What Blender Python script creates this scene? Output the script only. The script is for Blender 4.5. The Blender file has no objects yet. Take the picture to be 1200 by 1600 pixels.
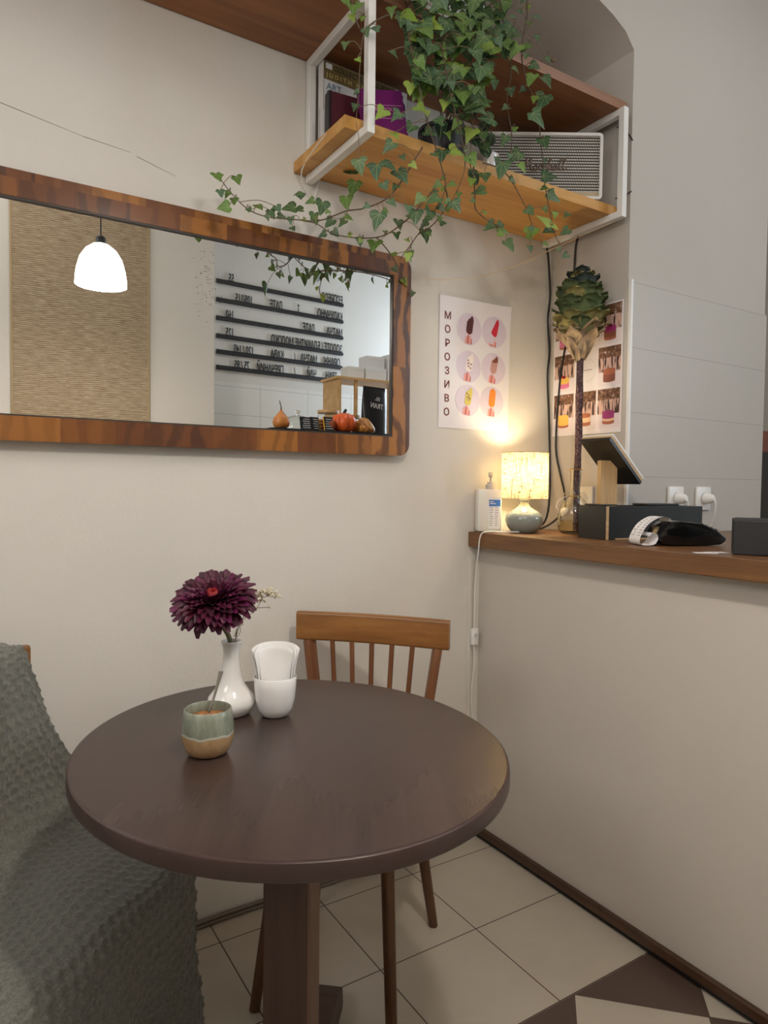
import bpy, bmesh, math, random
import numpy as np
from mathutils import Vector, Matrix
random.seed(7)
PI = math.pi
R = math.radians
scene = bpy.context.scene
COL = scene.collection

# ------------------------------------------------------------------ camera
cam_d = bpy.data.cameras.new('camera')
cam = bpy.data.objects.new('camera', cam_d)
COL.objects.link(cam)
cam_d.sensor_fit = 'VERTICAL'
cam_d.sensor_height = 36.0
cam_d.lens = 36.0 * 1066.0 / 1600.0
cam_d.clip_start = 0.02
CX = Vector((0.8464, -0.5324, 0.0110))
CY = Vector((0.0110, 0.0381, 0.9992))
CZ = Vector((-0.5324, -0.8457, 0.0381))
cam.matrix_world = Matrix(((CX.x, CY.x, CZ.x, -1.511), (CX.y, CY.y, CZ.y, -1.787), (CX.z, CY.z, CZ.z, 1.200), (0, 0, 0, 1)))
scene.camera = cam

# ------------------------------------------------------------------ light
scene.view_settings.view_transform = 'Standard'
scene.view_settings.look = 'None'
scene.view_settings.gamma = 1.0
scene.view_settings.use_curve_mapping = False
scene.view_settings.exposure = 0.48
w = bpy.data.worlds.new('world')
scene.world = w
w.use_nodes = True
w.node_tree.nodes['Background'].inputs[0].default_value = (0.9, 0.92, 1.0, 1)
w.node_tree.nodes['Background'].inputs[1].default_value = 0.12

def area(name, loc, target, size, power, color):
    d = bpy.data.lights.new(name, 'AREA')
    d.shape = 'RECTANGLE'
    d.size, d.size_y = size
    d.energy = power
    d.color = color
    o = bpy.data.objects.new(name, d)
    COL.objects.link(o)
    o.location = loc
    o.rotation_euler = (Vector(target) - Vector(loc)).to_track_quat('-Z', 'Y').to_euler()
    return o
area('ceiling_light', (-1.7, -1.9, 3.15), (-1.7, -1.9, 0), (1.6, 1.2), 6, (1.0, 0.975, 0.95))
area('bar_ceiling_light', (0.9, -1.5, 3.15), (0.9, -1.5, 0), (1.0, 0.8), 6, (1.0, 0.98, 0.96))
area('bar_window_daylight', (2.5, -2.55, 2.1), (0.9, -3.1, 1.9), (0.5, 1.0), 26, (0.70, 0.84, 1.0))
area('hall_fill_light', (-3.25, -1.5, 2.55), (0.0, -0.7, 2.5), (1.1, 0.9), 13, (1.0, 0.985, 0.97))  # added fill with no fixture, brightens the walls more than the floor
PENDANT_POWER = 15
LAMP_POWER = 2.8

# ------------------------------------------------------------------ material helpers
def srgb(r, g, b):
    f = lambda c: (c / 255 / 12.92) if c / 255 <= 0.04045 else ((c / 255 + 0.055) / 1.055) ** 2.4
    return (f(r), f(g), f(b), 1.0)

class N:
    def __init__(self, name):
        self.m = bpy.data.materials.new(name)
        self.m.use_nodes = True
        self.t = self.m.node_tree
        self.b = self.t.nodes['Principled BSDF']
        self.out = self.t.nodes['Material Output']
    def n(self, typ, **kw):
        x = self.t.nodes.new(typ)
        for k, v in kw.items():
            setattr(x, k, v)
        return x
    def l(self, a, b):
        self.t.links.new(a, b)
    def coord(self, scale=(1, 1, 1), kind='Object', rot=(0, 0, 0)):
        c = self.n('ShaderNodeTexCoord')
        mp = self.n('ShaderNodeMapping')
        mp.inputs['Scale'].default_value = scale
        mp.inputs['Rotation'].default_value = rot
        self.l(c.outputs[kind], mp.inputs[0])
        return mp.outputs[0]
    def noise(self, vec, scale=5, detail=4, rough=0.6, dist=0.0):
        x = self.n('ShaderNodeTexNoise')
        x.inputs['Scale'].default_value = scale
        x.inputs['Detail'].default_value = detail
        x.inputs['Roughness'].default_value = rough
        x.inputs['Distortion'].default_value = dist
        if vec is not None:
            self.l(vec, x.inputs['Vector'])
        return x.outputs['Fac']
    def ramp(self, fac, stops):
        x = self.n('ShaderNodeValToRGB')
        e = x.color_ramp.elements
        while len(e) < len(stops):
            e.new(0.5)
        for i, (p, c) in enumerate(stops):
            e[i].position = p
            e[i].color = c
        self.l(fac, x.inputs[0])
        return x.outputs[0]
    def math(self, op, a, b=None, c=None):
        x = self.n('ShaderNodeMath', operation=op)
        for i, v in enumerate((a, b, c)):
            if v is None:
                continue
            if isinstance(v, (int, float)):
                x.inputs[i].default_value = v
            else:
                self.l(v, x.inputs[i])
        return x.outputs[0]
    def mix(self, fac, a, b, blend='MIX'):
        x = self.n('ShaderNodeMix', data_type='RGBA', blend_type=blend)
        for sock, v in ((x.inputs[0], fac), (x.inputs[6], a), (x.inputs[7], b)):
            if isinstance(v, (int, float, tuple)):
                sock.default_value = v
            else:
                self.l(v, sock)
        return x.outputs[2]
    def xyz(self, vec):
        x = self.n('ShaderNodeSeparateXYZ')
        self.l(vec, x.inputs[0])
        return x.outputs
    def bump(self, h, strength=0.2, dist=0.002):
        x = self.n('ShaderNodeBump')
        x.inputs['Strength'].default_value = strength
        x.inputs['Distance'].default_value = dist
        self.l(h, x.inputs['Height'])
        self.l(x.outputs[0], self.b.inputs['Normal'])
    def set(self, **kw):
        for k, v in kw.items():
            s = self.b.inputs[k.replace('_', ' ')]
            if isinstance(v, (int, float, tuple)):
                s.default_value = v
            else:
                self.l(v, s)
        return self

def plain(name, rgb, rough=0.5, metal=0.0, var=0.0, spec=0.5, **kw):
    x = N(name)
    c = srgb(*rgb)
    x.set(Roughness=rough, Metallic=metal)
    x.b.inputs['Specular IOR Level'].default_value = spec
    if var:
        f = x.noise(x.coord(), 14, 3)
        x.set(Base_Color=x.ramp(f, [(0.3, tuple(v * (1 - var) for v in c[:3]) + (1,)), (0.7, tuple(min(1, v * (1 + var)) for v in c[:3]) + (1,))]))
    else:
        x.set(Base_Color=c)
    for k, v in kw.items():
        x.b.inputs[k.replace('_', ' ')].default_value = v
    return x.m

def plaster(name, rgb, grain=0.25, rough=0.75):
    x = N(name)
    c = srgb(*rgb)
    v = x.coord()
    f = x.noise(v, 2.2, 4)
    x.set(Base_Color=x.ramp(f, [(0.3, tuple(a * 0.95 for a in c[:3]) + (1,)), (0.7, c)]), Roughness=rough)
    g = x.math('ADD', x.math('MULTIPLY', x.noise(v, 90, 3), 0.5), x.noise(v, 9, 5))
    x.bump(g, grain, 0.004)
    return x.m

def wood(name, c1, c2, axis=0, grain=22, rough=0.45, stretch=0.06, contrast=(0.35, 0.7), coat=0.0, bump=0.08, zrot=0.0):
    x = N(name)
    s = [1.0, 1.0, 1.0]
    s[axis] = stretch
    v = x.coord((1, 1, 1), 'Object', (0, 0, zrot))
    mp = x.n('ShaderNodeMapping')
    mp.inputs['Scale'].default_value = tuple(s)
    x.l(v, mp.inputs[0])
    v = mp.outputs[0]
    f1 = x.noise(v, grain, 6, 0.62, 0.6)
    f2 = x.noise(v, grain * 5, 3, 0.6)
    f = x.math('ADD', x.math('MULTIPLY', f1, 0.75), x.math('MULTIPLY', f2, 0.25))
    x.set(Base_Color=x.ramp(f, [(contrast[0], srgb(*c1)), (contrast[1], srgb(*c2))]), Roughness=rough)
    x.b.inputs['Coat Weight'].default_value = coat
    x.b.inputs['Coat Roughness'].default_value = 0.25
    if bump:
        x.bump(f2, bump, 0.001)
    return x.m

# ------------------------------------------------------------------ mesh helpers
def obj(name, bm, mats, parent=None, smooth=False, loc=None, rot=None):
    me = bpy.data.meshes.new(name)
    if isinstance(bm, bmesh.types.BMesh):
        bmesh.ops.recalc_face_normals(bm, faces=bm.faces[:])
        bm.to_mesh(me)
        bm.free()
    else:
        bpy.data.meshes.remove(me)
        me = bm
    if not isinstance(mats, (list, tuple)):
        mats = [mats]
    if isinstance(bm, bpy.types.Mesh):
        me.materials.clear()
    for m in mats:
        me.materials.append(m)
    if smooth:
        me.polygons.foreach_set('use_smooth', [True] * len(me.polygons))
        if smooth != 'all':
            try:
                me.set_sharp_from_angle(angle=R(40))
            except Exception:
                pass
    o = bpy.data.objects.new(name, me)
    COL.objects.link(o)
    if parent is not None:
        o.parent = parent
    if loc is not None:
        o.location = loc
    if rot is not None:
        o.rotation_euler = rot
    return o

def tag(o, label=None, cat=None, group=None, kind=None):
    if label:
        o['label'] = label
    if cat:
        o['category'] = cat
    if group:
        o['group'] = group
    if kind:
        o['kind'] = kind
    return o

def thing(name, label, cat, loc=(0, 0, 0), rotz=0.0, group=None):
    o = bpy.data.objects.new(name, None)
    o.empty_display_size = 0.05
    COL.objects.link(o)
    o.location = loc
    o.rotation_euler = (0, 0, rotz)
    return tag(o, label, cat, group)

def struct(name, bm, m, smooth=False):
    return tag(obj(name, bm, m, None, smooth), kind='structure')

def nb():
    return bmesh.new()

def box(bm, c, s, bevel=0.0, rot=None, mi=0, seg=2):
    r = bmesh.ops.create_cube(bm, size=1.0)
    vs = r['verts']
    bmesh.ops.scale(bm, vec=s, verts=vs)
    fs = list({f for v in vs for f in v.link_faces})
    if bevel > 0:
        es = list({e for v in vs for e in v.link_edges})
        rb = bmesh.ops.bevel(bm, geom=es, offset=bevel, segments=seg, profile=0.5, affect='EDGES')
        vs = list(set(rb['verts']) | {v for v in vs if v.is_valid})
        fs = list({f for v in vs for f in v.link_faces})
    for f in fs:
        f.material_index = mi
    if rot is not None:
        bmesh.ops.rotate(bm, cent=(0, 0, 0), matrix=rot, verts=vs)
    bmesh.ops.translate(bm, vec=c, verts=vs)
    return vs

def B(c, s, bevel=0.0, rot=None):
    bm = nb()
    box(bm, c, s, bevel, rot)
    return bm

def lo_hi(a, b, bevel=0.0):
    return B(tuple((p + q) / 2 for p, q in zip(a, b)), tuple(abs(q - p) for p, q in zip(a, b)), bevel)

def cyl(bm, p0, p1, r0, r1=None, seg=20, caps=True, mi=0):
    r1 = r0 if r1 is None else r1
    p0, p1 = Vector(p0), Vector(p1)
    d = p1 - p0
    q = d.to_track_quat('Z', 'Y').to_matrix()
    a, b = [], []
    for i in range(seg):
        t = 2 * PI * i / seg
        u = Vector((math.cos(t), math.sin(t), 0))
        a.append(bm.verts.new(p0 + q @ (u * r0)))
        b.append(bm.verts.new(p1 + q @ (u * r1)))
    for i in range(seg):
        f = bm.faces.new((a[i], a[(i + 1) % seg], b[(i + 1) % seg], b[i]))
        f.material_index = mi
    if caps:
        bm.faces.new(a[::-1]).material_index = mi
        bm.faces.new(b).material_index = mi

def lathe(bm, prof, c=(0, 0, 0), seg=40, mi=0):
    rings = []
    for r, z in prof:
        if r < 1e-6:
            rings.append([bm.verts.new((c[0], c[1], c[2] + z))])
        else:
            rings.append([bm.verts.new((c[0] + r * math.cos(2 * PI * i / seg), c[1] + r * math.sin(2 * PI * i / seg), c[2] + z)) for i in range(seg)])
    for a, b in zip(rings, rings[1:]):
        for i in range(seg):
            j = (i + 1) % seg
            if len(a) == 1 and len(b) == 1:
                continue
            if len(a) == 1:
                f = bm.faces.new((a[0], b[i], b[j]))
            elif len(b) == 1:
                f = bm.faces.new((a[i], a[j], b[0]))
            else:
                f = bm.faces.new((a[i], a[j], b[j], b[i]))
            f.material_index = mi

def smoothpts(pts, sub=4):
    P = [Vector(p) for p in pts]
    if len(P) < 3:
        return P
    o = []
    for i in range(len(P) - 1):
        p0, p1, p2, p3 = P[max(i - 1, 0)], P[i], P[i + 1], P[min(i + 2, len(P) - 1)]
        for k in range(sub):
            t = k / sub
            o.append(0.5 * (2 * p1 + (p2 - p0) * t + (2 * p0 - 5 * p1 + 4 * p2 - p3) * t * t + (3 * p1 - p0 - 3 * p2 + p3) * t ** 3))
    o.append(P[-1])
    return o

def tube(bm, pts, r, seg=8, sub=4, r1=None, mi=0):
    P = smoothpts(pts, sub)
    n = len(P)
    rings = []
    up = Vector((0.13, 0.29, 0.95))
    for i, p in enumerate(P):
        d = (P[min(i + 1, n - 1)] - P[max(i - 1, 0)])
        if d.length < 1e-9:
            d = Vector((0, 0, 1))
        d.normalize()
        a = d.cross(up)
        if a.length < 0.05:
            a = d.cross(Vector((1, 0, 0)))
        a.normalize()
        b = d.cross(a)
        rr = r if r1 is None else r + (r1 - r) * i / max(1, n - 1)
        rings.append([bm.verts.new(p + (a * math.cos(2 * PI * k / seg) + b * math.sin(2 * PI * k / seg)) * rr) for k in range(seg)])
    for a, b in zip(rings, rings[1:]):
        for k in range(seg):
            f = bm.faces.new((a[k], a[(k + 1) % seg], b[(k + 1) % seg], b[k]))
            f.material_index = mi
    bm.faces.new(rings[0][::-1]).material_index = mi
    bm.faces.new(rings[-1]).material_index = mi

def T(pts, r, seg=8, sub=4, r1=None):
    bm = nb()
    tube(bm, pts, r, seg, sub, r1)
    return bm

def prism(bm, pts, d0, d1, plane='XZ', mi=0):
    """polygon in XZ (or XY / YZ) extruded along the third axis from d0 to d1"""
    def mk(u, v, d):
        return {'XZ': (u, d, v), 'XY': (u, v, d), 'YZ': (d, u, v)}[plane]
    a = [bm.verts.new(mk(u, v, d0)) for u, v in pts]
    b = [bm.verts.new(mk(u, v, d1)) for u, v in pts]
    n = len(pts)
    bm.faces.new(a).material_index = mi
    bm.faces.new(b[::-1]).material_index = mi
    for i in range(n):
        bm.faces.new((a[i], b[i], b[(i + 1) % n], a[(i + 1) % n])).material_index = mi

def flat(bm, pts, y, mi=0):
    """flat print patch in the XZ plane facing -Y"""
    f = bm.faces.new([bm.verts.new((u, y, v)) for u, v in pts])
    f.material_index = mi
    return f

def disc(cx, cz, rx, rz=None, n=36, a0=0, a1=2 * PI):
    rz = rx if rz is None else rz
    return [(cx + rx * math.cos(a0 + (a1 - a0) * i / n), cz + rz * math.sin(a0 + (a1 - a0) * i / n)) for i in range(n)]

def rect(x0, z0, x1, z1):
    return [(x0, z0), (x1, z0), (x1, z1), (x0, z1)]

def rotp(pts, cx, cz, a):
    c, s = math.cos(a), math.sin(a)
    return [(cx + (x - cx) * c - (z - cz) * s, cz + (x - cx) * s + (z - cz) * c) for x, z in pts]

def text(name, s, size, mat, parent=None, loc=(0, 0, 0), rot=(PI / 2, 0, 0), ext=0.0006, align='LEFT', line=1.0, sx=1.0, bold=0.0):
    cu = bpy.data.curves.new(name, 'FONT')
    cu.body = s
    cu.size = size
    cu.extrude = ext
    cu.offset = bold
    cu.align_x = align
    cu.space_line = line
    cu.resolution_u = 4
    tmp = bpy.data.objects.new('tmp', cu)
    COL.objects.link(tmp)
    dg = bpy.context.evaluated_depsgraph_get()
    dg.update()
    me = bpy.data.meshes.new_from_object(tmp.evaluated_get(dg))
    COL.objects.unlink(tmp)
    bpy.data.objects.remove(tmp)
    bpy.data.curves.remove(cu)
    me.name = name
    if sx != 1.0:
        me.transform(Matrix.Scale(sx, 4, (1, 0, 0)))
    o = obj(name, me, mat, parent, False, loc, rot)
    return o

def copy_tree(o, parent=None):
    c = o.copy()
    COL.objects.link(c)
    if parent is not None:
        c.parent = parent
    for ch in list(o.children):
        copy_tree(ch, c)
    return c

# ------------------------------------------------------------------ materials
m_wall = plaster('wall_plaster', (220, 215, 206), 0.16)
m_grain = plaster('wall_plaster_fine', (220, 215, 206), 0.28)
m_greywall = plaster('wall_paint_grey', (196, 189, 181), 0.1)
m_ceil = plaster('ceiling_paint', (216, 210, 204), 0.1)

def tile_mat(name, rgb, zs, pitch_x=None, grout=(150, 143, 135)):
    x = N(name)
    v = x.coord()
    s = x.xyz(v)
    zz = x.math('DIVIDE', x.math('SUBTRACT', s[2], zs[0]), zs[1])
    j = x.math('LESS_THAN', x.math('ABSOLUTE', x.math('SUBTRACT', x.math('FRACT', x.math('ADD', zz, 0.5)), 0.5)), 0.0011 / zs[1])
    if pitch_x:
        xx = x.math('DIVIDE', s[0], pitch_x)
        jx = x.math('LESS_THAN', x.math('ABSOLUTE', x.math('SUBTRACT', x.math('FRACT', x.math('ADD', xx, 0.5)), 0.5)), 0.0011 / pitch_x)
        j = x.math('MAXIMUM', j, jx)
    x.set(Base_Color=x.mix(j, srgb(*rgb), srgb(*grout)), Roughness=0.45)
    return x.m
m_tile = tile_mat('wall_tile', (190, 184, 175), (1.239, 0.2065), None, (160, 155, 148))
m_tile2 = tile_mat('white_tile', (225, 222, 214), (0.1, 0.2), 0.4)

def floor_mat():
    x = N('floor_tile')
    v = x.coord()
    s = x.xyz(v)
    def joint(a, off, p, wd):
        q = x.math('DIVIDE', x.math('SUBTRACT', a, off), p)
        return x.math('LESS_THAN', x.math('ABSOLUTE', x.math('SUBTRACT', x.math('FRACT', x.math('ADD', q, 0.5)), 0.5)), wd / p)
    j = x.math('MAXIMUM', joint(s[0], -0.325, 0.305, 0.0016), joint(s[1], -0.395, 0.305, 0.0016))
    band = x.math('MULTIPLY', x.math('LESS_THAN', s[1], -0.702), x.math('GREATER_THAN', s[1], -1.122))
    u = x.math('ABSOLUTE', x.math('MULTIPLY', x.math('SUBTRACT', x.math('FRACT', x.math('DIVIDE', x.math('ADD', s[0], 0.49), 0.42)), 0.5), 0.42))
    vv = x.math('ABSOLUTE', x.math('ADD', s[1], 0.912))
    dark = x.math('MULTIPLY', band, x.math('GREATER_THAN', x.math('ADD', u, vv), 0.207))
    f = x.noise(v, 3.0, 4)
    light = x.ramp(f, [(0.3, srgb(178, 169, 154)), (0.7, srgb(190, 181, 166))])
    jj = x.math('MULTIPLY', x.math('MULTIPLY', j, x.math('LESS_THAN', x.math('MULTIPLY', x.math('GREATER_THAN', s[0], -0.06), joint(s[0], -0.325, 0.305, 0.0016)), 0.5)), x.math('SUBTRACT', 1.0, band))
    c = x.mix(jj, light, srgb(70, 52, 42))
    c = x.mix(dark, c, srgb(82, 66, 58))
    x.set(Base_Color=c, Roughness=0.38)
    return x.m
m_floor = floor_mat()

m_trim = wood('dark_trim_wood', (58, 38, 26), (92, 64, 44), 1, 25)
m_counter = wood('counter_oak', (90, 59, 34), (136, 96, 57), 1, 34, 0.35, 0.05)
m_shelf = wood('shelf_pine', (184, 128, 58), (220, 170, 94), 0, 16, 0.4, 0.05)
m_shelf_shaded = wood('shelf_pine_shaded', (120, 74, 42), (164, 108, 62), 0, 16, 0.42, 0.05)  # same pine as the lower board, with the shade put into its colour
m_chair = wood('chair_beech', (112, 70, 32), (170, 118, 62), 0, 14, 0.35, 0.12, coat=0.3)
m_chair_v = wood('chair_beech_upright', (94, 54, 28), (140, 88, 48), 2, 14, 0.38, 0.1, coat=0.3)
m_leg = wood('chair_leg_wood', (74, 46, 28), (112, 74, 46), 2, 18, 0.4, 0.1)
m_table = wood('table_laminate', (53, 40, 36), (72, 56, 50), 1, 12, 0.27, 0.03, (0.3, 0.72), bump=0, zrot=R(30))
m_table.node_tree.nodes['Principled BSDF'].inputs['Specular IOR Level'].default_value = 0.32
m_table_edge = wood('table_edge', (56, 40, 37), (72, 53, 49), 0, 8, 0.35, 0.3)
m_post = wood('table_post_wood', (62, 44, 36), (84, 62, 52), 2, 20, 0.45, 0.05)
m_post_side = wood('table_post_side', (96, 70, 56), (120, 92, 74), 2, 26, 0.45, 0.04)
m_ply = wood('plywood_edge', (176, 140, 96), (214, 182, 136), 0, 30, 0.5, 0.1)
m_oakpost = wood('oak_stand', (170, 136, 92), (208, 174, 126), 2, 26, 0.5, 0.06)
m_crate = wood('crate_pine', (196, 150, 96), (228, 188, 132), 0, 20, 0.5, 0.08)
m_white = plain('white_enamel', (235, 233, 230), 0.35)
m_white_metal = plain('white_powder_coat', (232, 230, 226), 0.4)
m_porcelain = plain('white_porcelain', (240, 238, 236), 0.12, Coat_Weight=0.5)
m_plastic = plain('white_plastic', (236, 234, 230), 0.35)
m_black = plain('black_plastic', (20, 20, 21), 0.35)
m_blackgloss = plain('black_gloss_plastic', (14, 14, 15), 0.12)
m_hpl = plain('black_laminate', (30, 31, 31), 0.34)
m_blackmat = plain('matt_black', (27, 28, 30), 0.6)
m_cable = plain('black_cable', (22, 21, 20), 0.5)
m_cablew = plain('white_cable', (232, 230, 226), 0.4)
m_grey_cable = plain('grey_cable', (120, 108, 96), 0.5)
m_steel = plain('steel', (190, 186, 180), 0.22, 1.0)
m_copper = plain('copper_wire', (226, 200, 160), 0.35, 0.6)
m_brown_metal = plain('dark_hook', (52, 44, 40), 0.4, 0.5)

def glass(name, rgb=(255, 255, 255), rough=0.0, ior=1.45):
    x = N(name)
    x.set(Base_Color=srgb(*rgb), Roughness=rough, IOR=ior)
    x.b.inputs['Transmission Weight'].default_value = 1.0
    return x.m
m_glass = glass('clear_glass', (252, 252, 248))
m_water = glass('vase_water', (246, 226, 176), 0.0, 1.33)

def mirror_mat():
    x = N('mirror_glass')
    x.set(Base_Color=(0.86, 0.87, 0.86, 1), Metallic=1.0, Roughness=0.0)
    return x.m
m_mirror = mirror_mat()

# ------------------------------------------------------------------ setting
L0, RX, BY, H = -3.4, 2.6, -3.2, 3.3
struct('floor', lo_hi((L0, BY - 0.1, -0.1), (RX, 0.6, 0)), m_floor)
struct('ceiling', lo_hi((L0, BY - 0.1, H), (RX, 0.6, H + 0.1)), m_ceil)
struct('wall_back', lo_hi((L0, 0, 0), (0.315, 0.12, H)), m_grain)
arch = [(0.315, 2.58), (0.273, 2.623), (0.213, 2.651), (0.151, 2.671), (0.075, 2.689), (-0.05, 2.71), (-0.25, 2.735), (-0.55, 2.755), (-0.9, 2.765), (L0, 2.765), (L0, H), (0.315, H)]
bm = nb()
prism(bm, arch, -0.335, 0.0)
struct('wall_arch', bm, m_greywall, True)
struct('wall_right', lo_hi((0.315, -0.335, 0), (1.105, 0.12, H)), m_greywall)
struct('wall_right_tiling', lo_hi((0.327, -0.3435, 1.05), (1.103, -0.3352, 1.862)), m_tile)
struct('trim_1', lo_hi((0.3165, -0.3455, 1.05), (0.3265, -0.3352, 1.866)), m_white)
struct('wall_left', lo_hi((L0 - 0.1, BY - 0.1, 0), (L0, 0.12, H)), m_wall)
struct('wall_front', lo_hi((L0, -3.1, 0), (-0.09, -2.6, H)), m_wall)
bm = nb()
prism(bm, [(-0.09, -3.0), (-0.09, -3.3), (RX, -3.3), (RX, -3.2)], 1.93, H, 'XY')
struct('wall_front_bar', bm, m_wall)
bm = nb()
prism(bm, [(-0.09, -3.0), (-0.09, -3.3), (RX, -3.3), (RX, -3.2)], 0, 1.93, 'XY')
struct('wall_front_tiling', bm, m_tile2)
struct('wall_far_right', lo_hi((RX, BY - 0.1, 0), (RX + 0.1, 0.6, H)), m_wall)
struct('wall_passage', lo_hi((1.105, 0.5, 0), (RX, 0.6, H)), m_wall)
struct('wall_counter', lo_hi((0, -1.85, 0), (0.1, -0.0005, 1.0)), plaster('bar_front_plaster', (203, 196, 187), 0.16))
bm = nb()
box(bm, (-0.008, -0.926, 0.030), (0.016, 1.85, 0.026), 0.003)
struct('trim_2', bm, m_trim)
struct('trim_gap_shade', lo_hi((-0.003, -1.85, 0.0005), (-0.0002, -0.001, 0.017)), m_blackmat)  # black strip painting the shade in the gap below the trim

bm = nb()
prism(bm, [(-0.05, -0.001), (0.3145, -0.001), (0.3145, -0.345), (1.7, -0.345), (1.7, -0.95), (0.55, -0.95), (0.55, -1.85), (-0.05, -1.85)], 1.0005, 1.05, 'XY')
bmesh.ops.bevel(bm, geom=[e for e in bm.edges if abs(e.verts[0].co.z - e.verts[1].co.z) < 1e-6], offset=0.003, segments=2, profile=0.5, affect='EDGES')
tag(obj('countertop', bm, m_counter), 'thick oak countertop slab capping the white half wall of the bar', 'countertop')

# fine crack in the wall plaster
bm = nb()
for a, b in (((-1.416, 2.05), (-1.243, 2.023)), ((-1.243, 2.023), (-1.134, 2.014)), ((-1.12, 2.008), (-1.024, 1.983))):
    cyl(bm, (a[0], -0.0003, a[1]), (b[0], -0.0003, b[1]), 0.0009, 0.0004, 6)
struct('wall_back_crack', bm, plain('crack_shade', (150, 140, 130), 0.9))

# ------------------------------------------------------------------ mirror
def veneer():
    x = N('walnut_veneer')
    v = x.coord()
    s = x.xyz(v)
    # blocks along the length of each member
    k = x.math('FLOOR', x.math('ADD', x.math('MULTIPLY', s[0], 8.3), x.math('MULTIPLY', x.math('FLOOR', x.math('MULTIPLY', s[2], 3.2)), 1.7)))
    wn = x.n('ShaderNodeTexWhiteNoise', noise_dimensions='1D')
    x.l(k, wn.inputs['W'])
    wv = x.n('ShaderNodeTexWave', wave_type='BANDS', bands_direction='X')
    wv.inputs['Scale'].default_value = 2.6
    wv.inputs['Distortion'].default_value = 11.0
    wv.inputs['Detail'].default_value = 4.0
    wv.inputs['Detail Scale'].default_value = 1.6
    mp = x.n('ShaderNodeMapping')
    mp.inputs['Scale'].default_value = (2.2, 1, 0.8)
    x.l(v, mp.inputs[0])
    off = x.n('ShaderNodeCombineXYZ')
    x.l(x.math('MULTIPLY', wn.outputs[0], 7.0), off.inputs[2])
    x.l(off.outputs[0], mp.inputs['Location'])
    x.l(mp.outputs[0], wv.inputs['Vector'])
    base = x.ramp(wn.outputs[0], [(0.0, srgb(98, 52, 22)), (0.4, srgb(134, 80, 32)), (0.75, srgb(168, 110, 44)), (1.0, srgb(108, 58, 24))])
    n1 = x.noise(mp.outputs[0], 9, 5, 0.6, 1.2)
    streak = x.ramp(x.math('MULTIPLY', x.math('ADD', wv.outputs['Fac'], n1), 0.5), [(0.34, (0.26, 0.20, 0.16, 1)), (0.56, (1, 1, 1, 1))])
    c = x.mix(x.math('ADD', 0.2, x.math('MULTIPLY', 0.8, x.math('FRACT', x.math('MULTIPLY', wn.outputs[0], 7.3)))), base, streak, 'MULTIPLY')
    x.set(Base_Color=c, Roughness=0.25)
    x.b.inputs['Coat Weight'].default_value = 0.4
    x.b.inputs['Coat Roughness'].default_value = 0.12
    return x.m
m_veneer = veneer()

MX0, MX1, MZ0, MZ1 = -2.10, -0.322, 1.293, 1.895
def rounded(x0, z0, x1, z1, r, n=8):
    p = []
    for cx, cz, a in ((x1 - r, z1 - r, 0), (x0 + r, z1 - r, 90), (x0 + r, z0 + r, 180), (x1 - r, z0 + r, 270)):
        for i in range(n + 1):
            t = R(a + 90 * i / n)
            p.append((cx + r * math.cos(t), cz + r * math.sin(t)))
    return p
mir = thing('wall_mirror', 'long wall mirror in a striped walnut veneer frame with rounded corners', 'mirror', (0, 0, 0))
def ring(bm, outer, inner, y0, y1):
    n = len(outer)
    fo = [bm.verts.new((x, y1, z)) for x, z in outer]
    fi = [bm.verts.new((x, y1, z)) for x, z in inner]
    bo = [bm.verts.new((x, y0, z)) for x, z in outer]
    bi = [bm.verts.new((x, y0, z)) for x, z in inner]
    for i in range(n):
        j = (i + 1) % n
        bm.faces.new((fo[i], fo[j], fi[j], fi[i]))
        bm.faces.new((bo[i], bi[i], bi[j], bo[j]))
        bm.faces.new((fo[i], bo[i], bo[j], fo[j]))
        bm.faces.new((fi[i], fi[j], bi[j], bi[i]))
bm = nb()
ring(bm, rounded(MX0, MZ0, MX1, MZ1, 0.036), rounded(MX0 + 0.062, MZ0 + 0.056, MX1 - 0.062, MZ1 - 0.06, 0.0008), -0.002, -0.040)
obj('frame', bm, m_veneer, mir, True)
bm = nb()
ring(bm, rounded(MX0 + 0.0615, MZ0 + 0.0555, MX1 - 0.0615, MZ1 - 0.0595, 0.0008), rounded(MX0 + 0.066, MZ0 + 0.06, MX1 - 0.066, MZ1 - 0.064, 0.0008), -0.03, -0.0385)
obj('inner_lip', bm, plain('dark_lip', (46, 34, 26), 0.4), mir)
obj('mirror_glass', lo_hi((MX0 + 0.03, -0.008, MZ0 + 0.03), (MX1 - 0.03, -0.031, MZ1 - 0.03)), m_mirror, mir)
bm = nb()
rs = random.Random(3)
for i in range(90):
    x_, z_ = -0.952 + rs.gauss(0, 0.018), 1.715 + rs.gauss(0, 0.05)
    bmesh.ops.create_circle(bm, cap_ends=True, segments=6, radius=rs.uniform(0.0006, 0.0014), matrix=Matrix.Translation((x_, -0.0313, z_)) @ Matrix.Rotation(PI / 2, 4, 'X'))
tag(obj('age_spots', bm, plain('silver_spot', (92, 84, 74), 0.7), mir), kind='stuff')

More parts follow.
